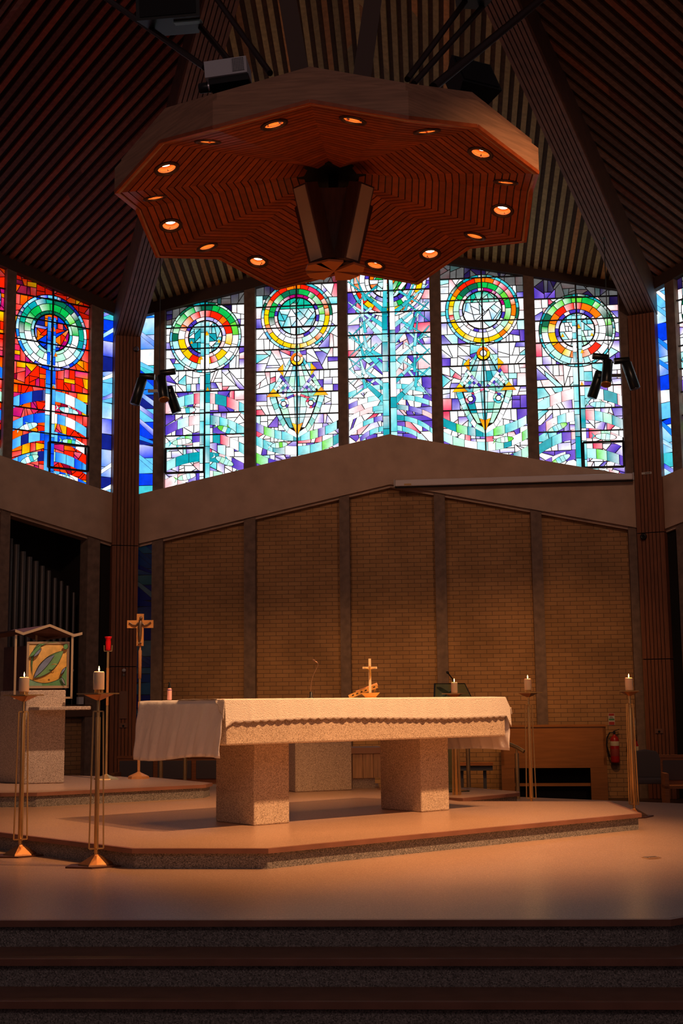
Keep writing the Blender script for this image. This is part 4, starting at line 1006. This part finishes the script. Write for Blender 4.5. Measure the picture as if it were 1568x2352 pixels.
leaf((.13, .17), (.97, .97), .46, -.38, LG, 3)
leaf((.14, .18), (.90, .83), .17, .17, (.17, .36, .14), 4)
leaf((.14, .18), (.68, .74), .17, .06, GB, 5)
leaf((.14, .18), (.90, .83), .17, -.155, (.30, .04, .05), 6)
leaf((.0, .68), (.33, .99), .10, .16, LG, 7); leaf((.11, .68), (.33, .90), .10, .16, GB, 8)
leaf((.83, .25), (.99, .45), .16, .10, GB, 7); leaf((.84, .22), (.97, .0), .14, .12, (.30, .36, .36), 7)
leaf((.93, .86), (1.0, 1.0), .5, .4, LG, 7)
DG = vcol_mat('enamel_panel', 0, .3, 1, .5)
gg = g.mb.build('leaf_panel', DG, fr); gg.location = (0, .012, 0); gg['label'] = 'gold, green and blue leaf design panel'
gb = g.bk.build('panel_leading', LEAD, fr); gb.location = (0, .012, 0)
kk = MB(); kk.tube([T3 for T3 in [(a0+.60*PWD, -.035, b0+.50*PHH), (a0+.66*PWD, -.04, b0+.515*PHH), (a0+.74*PWD, -.035, b0+.50*PHH)]], .004, 6); kk.lathe([(.004, -.004), (.012, 0), (.004, .004)], (a0+.62*PWD, -.034, b0+.32*PHH), 12, (0, 1, 0)); kk.build('key', GILT, fr)
for sx, y_ in ((-.125, .0), (.50, -.02), (.34, .40)):
    x_ = sx-.62*y_ if y_ > 0 else sx; m = MB(); m.box(x_-.012, x_+.012, y_-.03, y_-.008, -.10 if y_ < .1 else .5, .66-abs(sx-.2)*.12+(.02 if y_ > .1 else 0))
    if sx == .5: m.box(.43, .512, -.05, -.028, -.10, -.078)
    m.build('post', mat('pale_brass', (.80, .60, .36), .4, .8), tb)
# roof: folded plate whose pale edge runs up to a peak
prof = [(-.135, .655), (-.045, .62), (.245, .715), (.52, .60), (.61, .625)]
m = MB(); e = MB(); K = Vector((-.42, .62, -.02))
for i in range(len(prof)-1):
    (xa_, za_), (xb_, zb_) = prof[i], prof[i+1]
    q = [Vector((xa_, -.05, za_)), Vector((xb_, -.05, zb_)), Vector((xb_, -.05, zb_))+K, Vector((xa_, -.05, za_))+K]
    m.hexa(q, [p+Vector((0, 0, .02)) for p in q]); e.hexa([(xa_, -.062, za_-.004), (xb_, -.062, zb_-.004), (xb_, -.050, zb_-.004), (xa_, -.050, za_-.004)], [(xa_, -.062, za_+.027), (xb_, -.062, zb_+.027), (xb_, -.050, zb_+.027), (xa_, -.050, za_+.027)])
m.build('roof', BRONZE, tb); e.build('roof_edge', mat('pale_brass', (.80, .60, .36), .4, .8), tb)
m = MB(); m.hexa([(.06, -.02, .64), (.42, -.02, .64), (.42, .2, .62), (.0, .2, .62)], [(.22, -.03, .69), (.27, -.03, .69), (.27, .2, .69), (.2, .2, .69)])
m = MB(); m.add([(.02, -.02, .645), (.245, -.03, .70), (.46, -.02, .63), (.21, .12, .585)], [(0, 1, 3), (1, 2, 3), (0, 3, 2), (0, 2, 1)]); m.build('roof_underside', BRONZE, tb)

# sanctuary lamp
sl = empty('sanctuary_lamp', (-2.80, 15.65, 2*HS), 0, 'red glass sanctuary lamp on a tall timber and brass pole beside the column', 'lamp')
m = MB(); m.lathe([(.15, 0), (.14, .012), (.03, .05), (.016, .06)], n=6, smooth=False); m.build('foot', BRASS, sl)
m = MB(); m.beam((0, 0, .05), (.0, 0, .86), (.022, 0, 0), (0, .022, 0)); m.build('lower_pole', BRASS, sl)
m = MB(); m.beam((0, 0, .86), (0, 0, 1.30), (.026, 0, 0), (0, .026, 0)); m.build('timber_pole', mat('oak', (.55, .22, .06), .45, var=.2), sl)
m = MB(); m.beam((0, 0, 1.30), (0, 0, 1.50), (.022, 0, 0), (0, .022, 0)); m.build('upper_pole', BRASS, sl)
m = MB(); m.beam((-.045, 0, 1.5), (.045, 0, 1.5), (0, .012, 0), (0, 0, .01))
for s_ in (-1, 1): m.beam((s_*.045, 0, 1.5), (s_*.048, 0, 1.57), (.008, 0, 0), (0, .012, 0))
m.build('cradle', BRASS, sl)
m = MB(); m.lathe([(.024, 0), (.032, .01), (.030, .03), (.032, .10), (.028, .13), (.042, .155), (.042, .165), (.036, .166)], (0, 0, 1.507), 20)
m.build('red_glass', mat('ruby_glass', (.60, .008, .012), .15, emit=(.5, .0, .0), es=.12), sl)

# processional cross
pc = empty('processional_cross', (-2.43, 15.72, 2*HS), 0, 'timber processional cross with a bronze corpus on a long pole by the column', 'cross')
OAK = mat('cross_timber', (.75, .32, .08), .45, var=.15, scale=9)
m = MB(); m.lathe([(.13, 0), (.12, .03), (.03, .07), (.02, .08)], n=6, smooth=False); m.build('foot', mat('oak', (.55, .22, .06), .45), pc)
m = MB(); m.lathe([(.017, .07), (.017, .90), (.014, .902), (.014, 1.17), (.021, 1.175), (.021, 1.5), (.012, 1.52), (.012, 1.56)], n=14); m.build('pole', mat('pole_timber', (.55, .24, .08), .4), pc)
m = MB(); m.lathe([(.0155, .90), (.0155, 1.17)], n=14); m.build('pole_sleeve', BRASS, pc)
m = MB(); m.box(-.041, .041, -.014, .014, 1.56, 1.945); m.build('cross_upright', OAK, pc)
m = MB(); m.box(-.157, .157, -.0145, .0145, 1.775, 1.868); m.build('cross_arm', OAK, pc)
m = MB()
COR = mat('bronze_corpus', (.20, .13, .08), .5, .7)
m.tube([(.01, -.026, 1.86), (.006, -.028, 1.83), (.0, -.030, 1.79), (.004, -.028, 1.74), (.0, -.03, 1.70), (.002, -.03, 1.65), (-.002, -.026, 1.60)], [.012, .024, .026, .020, .023, .017, .010], 12)
m.lathe([(.004, -.022), (.018, -.010), (.020, .006), (.012, .02), (.003, .026)], (.012, -.034, 1.888), 12)
for s_ in (-1, 1): m.tube([(s_*.018, -.026, 1.84), (s_*.05, -.026, 1.805), (s_*.085, -.024, 1.81), (s_*.13, -.022, 1.842)], [.010, .009, .008, .010], 10)
m.tube([(-.006, -.028, 1.605), (-.014, -.034, 1.585)], [.010, .012], 8); m.tube([(.006, -.028, 1.605), (.016, -.034, 1.588)], [.010, .012], 8)
m.build('corpus', COR, pc)

# ------------------------------------------------------------------ behind the altar
cr = bpy.data.objects.new('stone_console', None); C.collection.objects.link(cr)
ca = R(22); CM = frame_mtx(Vector((-.56, 15.20, HS)), dirv(ca), Vector((-math.sin(ca), math.cos(ca), 0))); cr.matrix_world = CM
setp(cr, 'stone block with a timber framed recess seen between the altar piers', 'side altar')
bev(MB().box(0, .70, 0, .5, 0, .66).build('stone_block', STONE, cr))
m = MB(); m.box(.12, .58, -.012, .01, .575, .595); m.box(.12, .58, -.012, .01, .66, .70); m.box(.12, .14, -.012, .01, .595, .66); m.box(.56, .58, -.012, .01, .595, .66); m.build('recess_frame', PEWW, cr)
m = MB(); m.box(.14, .56, -.003, -.001, .595, .66); m.build('recess_panel', mat('red_panel', (.25, .04, .015), .5), cr)
st = bpy.data.objects.new('celebrant_chair', None); C.collection.objects.link(st); st.matrix_world = frame_mtx(Vector((.10, 15.75, HS)), dirv(R(8)), Vector((-math.sin(R(8)), math.cos(R(8)), 0)))
setp(st, 'boxy light timber seat on a stone plinth beside the stone block', 'chair')
LW = mat('light_oak', (.72, .42, .20), .5, var=.25, scale=3, stretch=(12, 12, 1))
MB().box(0, .27, .03, .45, 0, .12).build('plinth', STONE, st)
m = MB()
for k in range(3): m.box(.0+.125*k, .12+.125*k, 0, .48, .12, .40)
m.build('timber_box', LW, st)
MB().box(-.02, .38, -.02, .48, .405, .475).build('top_rail', mat('rail_oak', (.50, .27, .16), .5), st)

# glass lectern with gooseneck microphone
GL = mat('green_glass', (.55, .85, .72), .04, trans=.95, spec=.6)
lt = empty('glass_lectern', (1.22, 15.1, HS), R(20), 'glass lectern with a tilted reading board right of the altar cross', 'lectern')
m = MB(); m.hexa([(-.30, -.22, .965), (.20, -.22, .965), (.26, .16, 1.20), (-.12, .16, 1.20)], [(-.30, -.225, .972), (.20, -.225, .972), (.26, .152, 1.209), (-.12, .152, 1.209)]); m.build('reading_board', GL, lt)
m = MB(); m.beam((-.30, -.222, .973), (-.12, .155, 1.21), (.02, 0, 0), (0, 0, .012)); m.beam((.20, -.222, .973), (.26, .155, 1.21), (.008, 0, 0), (0, 0, .012)); m.beam((-.12, .155, 1.21), (.26, .155, 1.21), (0, .01, 0), (0, 0, .012)); m.beam((-.30, -.222, .968), (.20, -.222, .968), (0, .01, 0), (0, 0, .012)); m.build('board_edge', BLACK, lt)
m = MB(); m.beam((-.2, -.02, .99), (.1, .1, 1.15), (.0, .05, 0), (0, 0, .02)); m.beam((.1, -.1, .99), (-.1, .1, 1.16), (.05, 0, 0), (0, 0, .02)); m.build('board_brace', mat('dark_brown_metal', (.06, .03, .02), .5), lt)
m = MB(); m.hexa([(-.17, -.14, .012), (-.155, -.14, .012), (-.155, .14, .012), (-.17, .14, .012)], [(-.06, -.1, 1.05), (-.045, -.1, 1.05), (-.045, .1, 1.05), (-.06, .1, 1.05)])
m.hexa([(.02, -.14, .012), (.035, -.14, .012), (.035, .14, .012), (.02, .14, .012)], [(-.03, -.1, 1.05), (-.015, -.1, 1.05), (-.015, .1, 1.05), (-.03, .1, 1.05)]); m.build('glass_leg', GL, lt)
m = MB(); m.box(-.2, .14, -.16, .16, 0, .012); m.build('glass_base', GL, lt)
m = MB(); m.tube([(.13, .12, 1.10), (.11, .11, 1.17), (.06, .05, 1.26), (-.02, .0, 1.33)], .007, 8); m.tube([(.12, .11, 1.12), (.14, .10, 1.09), (.13, .12, 1.05)], .012, 8); m.tube([(.10, .1, 1.20), (.08, .08, 1.24)], .014, 8); m.lathe([(.008, 0), (.014, .01), (.014, .03), (.006, .04)], (-.01, .005, 1.325), 12, (-.8, -.3, .5)); m.build('microphone', BLACK, lt)

# brass handrails
def rail(label, pts, posts, name='handrail'):
    r = empty(name, (posts[0][0], posts[0][1], posts[0][2]), 0, label, 'handrail')
    MB().tube(pts, .022, 10).build('rail', BRASS, r, world=True)
    for (x, y, z0, z1) in posts:
        m = MB(); m.tube([(x, y, z0), (x, y, z1-.05)], .026, 10); m.tube([(x, y, z1-.05), (x, y, z1)], .012, 8); m.build('post', BRASS, r, world=True)
rail('brass handrail stepping down behind the right end of the altar', [(1.55, 16.3, .84), (2.06, 15.85, .60), (2.14, 15.79, .55)],
     [(1.52, 16.3, 0, .83), (2.06, 15.85, NAVEZ, .58)])
rail('brass handrail behind the left end of the altar', [(-2.55, 17.6, .80), (-2.38, 17.6, .80), (-2.05, 17.7, .45)],
     [(-2.42, 17.55, -.0, .80), (-2.12, 17.7, 0, .52)])

# ------------------------------------------------------------------ furniture against the back wall
def wallpt(s, d): return A0+WX*s+WN*d
def wallroot(name, s, d, z, label, cat, group=None, mtx=None):
    o = bpy.data.objects.new(name, None); C.collection.objects.link(o)
    o.matrix_world = (mtx or MB_BACK) @ Matrix.Translation((s, -d, z)); return setp(o, label, cat, group)
pn = wallroot('organ_console', 6.90, .95, NAVEZ, 'timber organ console with a dark knee space below the brick wall', 'organ')
PNW = mat('console_timber', (.52, .19, .04), .4, var=.2, scale=2, stretch=(1, 1, 10))
MB().box(0, 1.78, .0, .06, .62, 1.27).build('back_panel', PNW, pn)
MB().box(-.02, 1.80, -.02, .60, 1.27, 1.30).build('console_top', PNW, pn)
MB().box(0, .05, .0, .58, 0, 1.27).build('side_panel', PNW, pn); MB().box(1.73, 1.78, .0, .58, 0, 1.27).build('side_panel', PNW, pn)
MB().box(.05, 1.73, -.004, .04, .58, .66).build('lower_rail', PNW, pn)
MB().box(.05, .22, 0, .04, 0, .58).build('front_stile', PNW, pn); MB().box(1.50, 1.73, 0, .04, 0, .58).build('front_stile', PNW, pn)
MB().box(.22, 1.50, .08, .12, .27, .32).build('cross_rail', PNW, pn)
MB().box(.05, 1.73, .50, .58, 0, 1.2).build('inner_panel', DARK, pn)
# small side table
tt = wallroot('side_table', 6.10, .6, NAVEZ, 'low table with a timber top and grey steel legs left of the console', 'table')
MB().box(0, .66, -.2, .2, .62, .66).build('tabletop', PEWW, tt); m = MB(); m.box(.03, .65, -.15, .15, .53, .60); m.build('apron', PIPE, tt)
for x in (.08, .48): MB().box(x, x+.06, -.03, .03, 0, .53).build('leg', PIPE, tt)
# fire extinguishers and their signs
RED_ = mat('extinguisher_red', (.42, .015, .012), .35)
def extinguisher(s, z, label, s_sign, lab2):
    e = wallroot('fire_extinguisher', s, -.054, z, label, 'fire extinguisher', 'fire extinguishers on the wall')
    MB().lathe([(.06, 0), (.078, .012), (.080, .03), (.080, .40), (.062, .45), (.028, .475), (.025, .50)], (0, 0, 0), 20).build('cylinder', RED_, e)
    MB().lathe([(.0805, 0), (.0812, .003), (.0812, .077), (.0805, .08)], (0, 0, .30), 20, caps=False).build('label_band', mat('cream_label', (.7, .6, .42), .6), e)
    MB().lathe([(.0805, 0), (.0812, .003), (.0812, .12), (.0805, .125)], (0, 0, .12), 20, caps=False).build('instruction_label', mat('dim_label', (.34, .05, .04), .6), e)
    m = MB(); m.box(-.02, .02, -.02, .02, .50, .55); m.beam((-.02, 0, .55), (.09, 0, .59), (0, .02, 0), (0, 0, .012)); m.beam((-.02, 0, .535), (.08, 0, .54), (0, .02, 0), (0, 0, .01)); m.build('valve', BLACK, e)
    MB().tube([(-.02, 0, .53), (-.08, 0, .53), (-.13, 0, .44), (-.14, 0, .30), (-.11, 0, .18), (-.09, 0, .10)], .012, 8).build('hose', BLACK, e)
    g_ = wallroot('fire_sign', s_sign, -.127, z+.66, lab2, 'sign', 'signs over the extinguishers')
    m = MB(); m.box(-.055, .055, 0, .012, 0, .21); m.build('panel', mat('sign_white', (.62, .56, .48), .6), g_)
    for (a_, c_, cc, nm) in ((.005, .06, (.45, .03, .02), 'red_band'), (.085, .115, (.05, .25, .10), 'green_band'), (.165, .205, (.45, .03, .02), 'red_band')):
        MB().box(-.048, .048, -.002, 0, a_, c_).build(nm, mat(nm+'_ink', cc, .6), g_)
    m = MB()
    for k in range(3): m.box(-.035, .035-.012*k, -.002, 0, .122+k*.013, .128+k*.013)
    m.build('text_lines', mat('grey_ink', (.12, .10, .09), .7), g_)
extinguisher(8.91, .04, 'red fire extinguisher with a black hose right of the timber console', 8.88, 'red, white and green fire sign above the first extinguisher')
extinguisher(9.26, -.05, 'red fire extinguisher partly hidden behind the far right candlestick', 9.24, 'fire sign behind the far right candlestick')
# chair and pews
GREY = mat('grey_upholstery', (.15, .12, .11), .9)
ch = wallroot('armchair', 9.25, 1.9, NAVEZ, 'grey upholstered chair with timber arms at the far right', 'chair')
m = MB(); m.prism([(-.24, .2, .45), (.24, .2, .45), (.25, .22, .78), (.17, .23, .88), (0, .24, .91), (-.17, .23, .88), (-.25, .22, .78)], (0, .06, 0)); bev(m.build('backrest', GREY, ch), .02)
bev(MB().box(-.25, .25, -.28, .2, .38, .46).build('seat', GREY, ch), .02)
for s_ in (-1, 1):
    m = MB(); m.tube([(s_*.28, .22, 0), (s_*.28, .24, .70), (s_*.26, .25, .80)], .018, 8); m.build('leg', PEWW, ch)
    m = MB(); m.tube([(s_*.28, -.26, 0), (s_*.29, -.26, .52), (s_*.28, -.1, .60), (s_*.28, .23, .64)], .018, 8); m.build('armrest', PEWW, ch)
def pew(name, s, d, L_, label, mtx=None):
    p = wallroot(name, s, d, NAVEZ, label, 'pew', None, mtx)
    MB().box(0, L_, 0, .035, .40, .84).build('backrest', PEWW, p); MB().box(-.01, L_+.01, -.02, .05, .84, .88).build('top_rail', PEWW, p)
    MB().box(0, L_, -.42, 0, .40, .44).build('seat', PEWW, p)
    for x in (0, L_/2-.03, L_-.06): MB().box(x, x+.06, -.42, .04, 0, .62 if x in (0, L_-.06) else .44).build('end_panel', PEWW, p)
    n_ = int(L_/.62)
    for k in range(n_): bev(MB().box(.03+k*L_/n_, L_/n_*(k+1)-.05, -.03, 0, .5, .80).build('back_cushion', GREY, p), .01)
pew('pew', .55, 2.3, 2.6, 'timber pew with grey cushions along the wall behind the altar, left')
pew('pew', 9.30, 3.2, 1.5, 'timber pew cut off by the right edge behind the armchair')
fs_ = empty('floor_glint', (2.237, 9.82, 0.0), R(20), 'small bright metal plate added for a glint on the open floor at the lower right', 'floor glint')  # added metal plate standing in for a bright glint on the floor
m = MB(); m.prism([(-.055, -.05, .001), (.055, -.05, .001), (.06, .05, .001), (-.05, .05, .001)], (0, 0, .006)); m.build('glint_plate', mat('glint_metal', (.9, .75, .55), .25, 1), fs_)
m = MB(); m.beam((-.05, -.05, .010), (.03, -.052, .010), (0, .012, 0), (0, 0, .008)); m.build('glint_bar', mat('glint_metal', (.9, .75, .55), .25, 1), fs_)
# roller screen case, in front of the beam
rs = empty('roller_screen', tuple(wallpt(5.15, .12)+Vector((0, 0, 5.03))), 0, 'long white roller screen case fixed across the right half of the concrete beam', 'projection screen')
a_, c_ = wallpt(5.10, .16)+Vector((0, 0, 5.135)), wallpt(9.40, .16)+Vector((0, 0, 5.135)); dd = (c_-a_).normalized()
bev(MB().beam(a_, c_, WN*.10, (0, 0, .12)).build('case', mat('screen_case', (.72, .62, .60), .45), rs, world=True), .02)
MB().beam(a_+WN*.0-Vector((0, 0, .072)), c_-Vector((0, 0, .072)), WN*.03, (0, 0, .03)).build('screen_slot', DARK, rs, world=True)
for p_, q_ in ((a_-dd*.02, a_), (c_, c_+dd*.02)): MB().beam(p_, q_, WN*.115, (0, 0, .135)).build('end_cap', mat('end_cap_grey', (.5, .44, .42), .5), rs, world=True)
MB().beam(a_+dd*.17+WN*.052-Vector((0, 0, .03)), a_+dd*.30+WN*.052-Vector((0, 0, .03)), WN*.004, (0, 0, .03)).build('maker_plate', mat('gold_plate', (.6, .35, .1), .5), rs, world=True)
# organ pipes in the left bay
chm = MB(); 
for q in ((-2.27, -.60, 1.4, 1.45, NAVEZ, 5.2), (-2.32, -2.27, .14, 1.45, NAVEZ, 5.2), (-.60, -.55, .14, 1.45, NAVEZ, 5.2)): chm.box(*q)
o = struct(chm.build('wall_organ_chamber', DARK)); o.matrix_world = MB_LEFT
pos_lab = ['tallest grey organ pipe at the left of the organ case', 'second organ pipe from the left', 'third organ pipe from the left', 'fourth organ pipe from the left', 'fifth organ pipe from the left', 'middle organ pipe, sixth from the left',
           'organ pipe just right of the middle one', 'fourth organ pipe from the right end', 'third organ pipe from the right end', 'second shortest organ pipe', 'shortest organ pipe at the right end of the row']
for k in range(11):
    s_ = 2.14-k*.128-.0022*k*k*.0; zt_ = 4.10-.079*k-.0*k; zt_ = [4.14, 4.04, 3.92, 3.83, 3.76, 3.68, 3.60, 3.47, 3.42, 3.34, 3.22][k]
    rd = [.055, .056, .054, .052, .050, .047, .044, .040, .037, .034, .028][k]
    p = wallroot('organ_pipe', -s_, -.30, 1.16, pos_lab[k], 'organ pipe', 'organ pipes', MB_LEFT)
    f = [.25, .27, .3, .33, .36, .42, .5, .55, .6, .62, .6][k]
    MB().lathe([(rd*.97, f), (rd, f+.01), (rd, zt_-1.16), (rd*.93, zt_-1.155)], n=18).build('pipe_body', PIPE, p)
    MB().lathe([(.012, 0), (rd*.96, f-.03), (rd*.96, f)], n=18).build('pipe_foot', PIPE, p)
    MB().box(-rd*.6, rd*.6, -rd-.004, -rd+.01, f+.01, f+.05).build('mouth', mat('pale_lip', (.5, .46, .42), .5, .4), p)
og = wallroot('organ_sill', -2.26, .0, 1.10, 'dark timber sill board under the organ pipes', 'sill', None, MB_LEFT)
MB().box(0, 1.65, -.02, .5, -.15, .06).build('board', mat('sill_timber', (.14, .07, .04), .6), og)
bx = wallroot('wall_speaker', -.86, .03, 1.17, 'small white box on the sill at the right of the organ pipes', 'speaker', None, MB_LEFT)
MB().box(-.05, .05, -.04, .04, 0, .13).build('casing', WHITE, bx)
# small fittings on the columns
def fit(c, n, t, u, z, name, label, cat, fn):
    p = c+n*.235+t*u+Vector((0, 0, z)); r = bpy.data.objects.new(name, None); C.collection.objects.link(r)
    r.matrix_world = frame_mtx(p, -t, -n); setp(r, label, cat); fn(r)
def sensor(r): MB().lathe([(.035, 0), (.035, .03), (.02, .05), (.004, .055)], (0, 0, 0), 16, (0, -1, 0)).build('dome', WHITE, r); MB().lathe([(.015, 0), (.02, .03), (.01, .05)], (0, 0, .06), 12).build('cap', mat('cap_grey', (.2, .2, .2), .5), r)
def plate(r): MB().box(-.07, .07, -.012, 0, -.04, .04).build('plate', mat('brown_plate', (.22, .10, .06), .5), r); MB().lathe([(.02, 0), (.02, .012)], (0, -.012, .01), 12, (0, -1, 0)).build('socket', BLACK, r)
def panel(r): MB().box(-.07, .07, -.01, 0, -.25, .25).build('plate', mat('brown_plate', (.22, .10, .06), .5), r)
def lab(r): MB().box(-.09, .09, -.006, 0, -.02, .02).build('plate', mat('sign_white', (.62, .56, .48), .6), r); MB().box(-.07, .03, -.008, -.006, -.008, .008).build('lettering', mat('grey_ink', (.12, .10, .09), .7), r)
def horn(r): MB().lathe([(.045, 0), (.06, .02), (.055, .06), (.03, .065), (.012, .04)], (0, 0, 0), 18, (0, -1, 0)).build('horn', BLACK, r)
def dome(r): MB().lathe([(.05, 0), (.055, .02), (.045, .05), (.02, .075), (.004, .08)], (0, 0, 0), 18, (0, -.4, -1)).build('dome', mat('dome_grey', (.10, .07, .08), .25), r); MB().box(-.03, .03, 0, .08, 0, .03).build('mount', BLACK, r)
fit(cL, nL, tL, .0, 1.78, 'wall_sensor', 'small white sensor on the left timber column', 'sensor', sensor)
fit(cL, nL, tL, .0, .78, 'socket_plate', 'brown socket plate low on the left timber column', 'socket', plate)
fit(cL, nL, tL, .0, 1.15, 'access_plate', 'flat brown plate on the left timber column above the socket', 'plate', panel)
fit(cL, nL, tL, .15, 7.87, 'ceiling_camera', 'dark dome camera at the top of the left timber column', 'camera', dome)
fit(cR, nR, tR, -.02, 5.18, 'name_plate', 'small pale label high on the right timber column', 'label', lab)
fit(cR, nR, tR, -.12, 4.03, 'horn_speaker', 'small round black speaker on the right timber column below the beam', 'speaker', horn)
fit(cR, nR, tR, -.0, .60, 'socket_plate', 'brown socket plate low on the right timber column', 'socket', plate)

# ------------------------------------------------------------------ hanging spotlight clusters
SPB = mat('spot_black', (.018, .022, .022), .3, .3)
LENS = mat('spot_lens', (1, .9, .7), .4, emit=(1, .70, .35), es=6)
def cluster(u, v, Y, top, lit_power, label, flip):
    c = at_y(u, v, Y); r = empty('spotlight_cluster', tuple(c), 0, label, 'spotlight', 'hanging spotlight clusters')
    MB().tube([(0, 0, 0), (0, 0, top-c.z)], .008, 6).build('cable', BLACK, r)
    MB().lathe([(.07, 0), (.08, -.03), (.03, -.14), (.012, -.15)], (0, 0, top-c.z), 14).build('ceiling_rose', mat('green_black', (.02, .05, .04), .4), r)
    MB().box(-.16*1.2, .16*1.2, -.025, .025, -.30, -.25).build('bracket', SPB, r)
    for (x, y, sx, sy, z1, lit) in ((-.29, 0, -.28, -.05, -.30, 0), (.04, -.10, .18, -.35, -.30, 1), (.13, .1, .35, .12, -.42, 0)):
        x, sx = x*flip, sx*flip; d = Vector((sx, sy, -1)).normalized(); p0 = Vector((x, y, z1+.24)); 
        if lit: p0 = Vector((x, y, -.05))
        f_ = MB(); f_.lathe([(.075, 0), (.085, .01), (.085, .46), (.078, .465)], p0, 20, d); f_.build('spot_barrel', SPB, r)
        q = p0+d*.468; m_ = MB(); m_.lathe([(.074, 0), (.074, .004)], q, 18, d); m_.build('lens', LENS if lit else mat('dark_lens', (.05, .03, .02), .2), r)
        if lit: m_ = MB(); m_.lathe([(.080, 0), (.086, .012), (.086, .03), (.080, .035)], q-d*.02, 18, d); m_.build('rim', mat('copper_rim', (.7, .3, .08), .4, .6), r)
        if lit:
            wq = c+q+d*.06; spot('spotlight_lamp', wq, wq+d*5, lit_power, (1, .55, .25), 50, .6, .06)
    for (x0_, x1_, zz, yy) in ((-.34, -.06, .02, 0), (.02, .22, .06, -.02)):
        m_ = MB(); m_.lathe([(.05, 0), (.055, .01), (.055, .25), (.05, .26)], (x0_*flip, yy, zz-.03), 16, (flip, 0, .12 if x0_ > 0 else -.08)); m_.build('driver_box', SPB, r)
    return r
cluster(366, 862, 21.8, 9.35, 300, 'cluster of black cylinder spotlights hanging before the leftmost window of the back wall', 1)
cluster(1398, 826, 21.3, 9.05, 300, 'cluster of black cylinder spotlights hanging before the right end window of the back wall', -1)
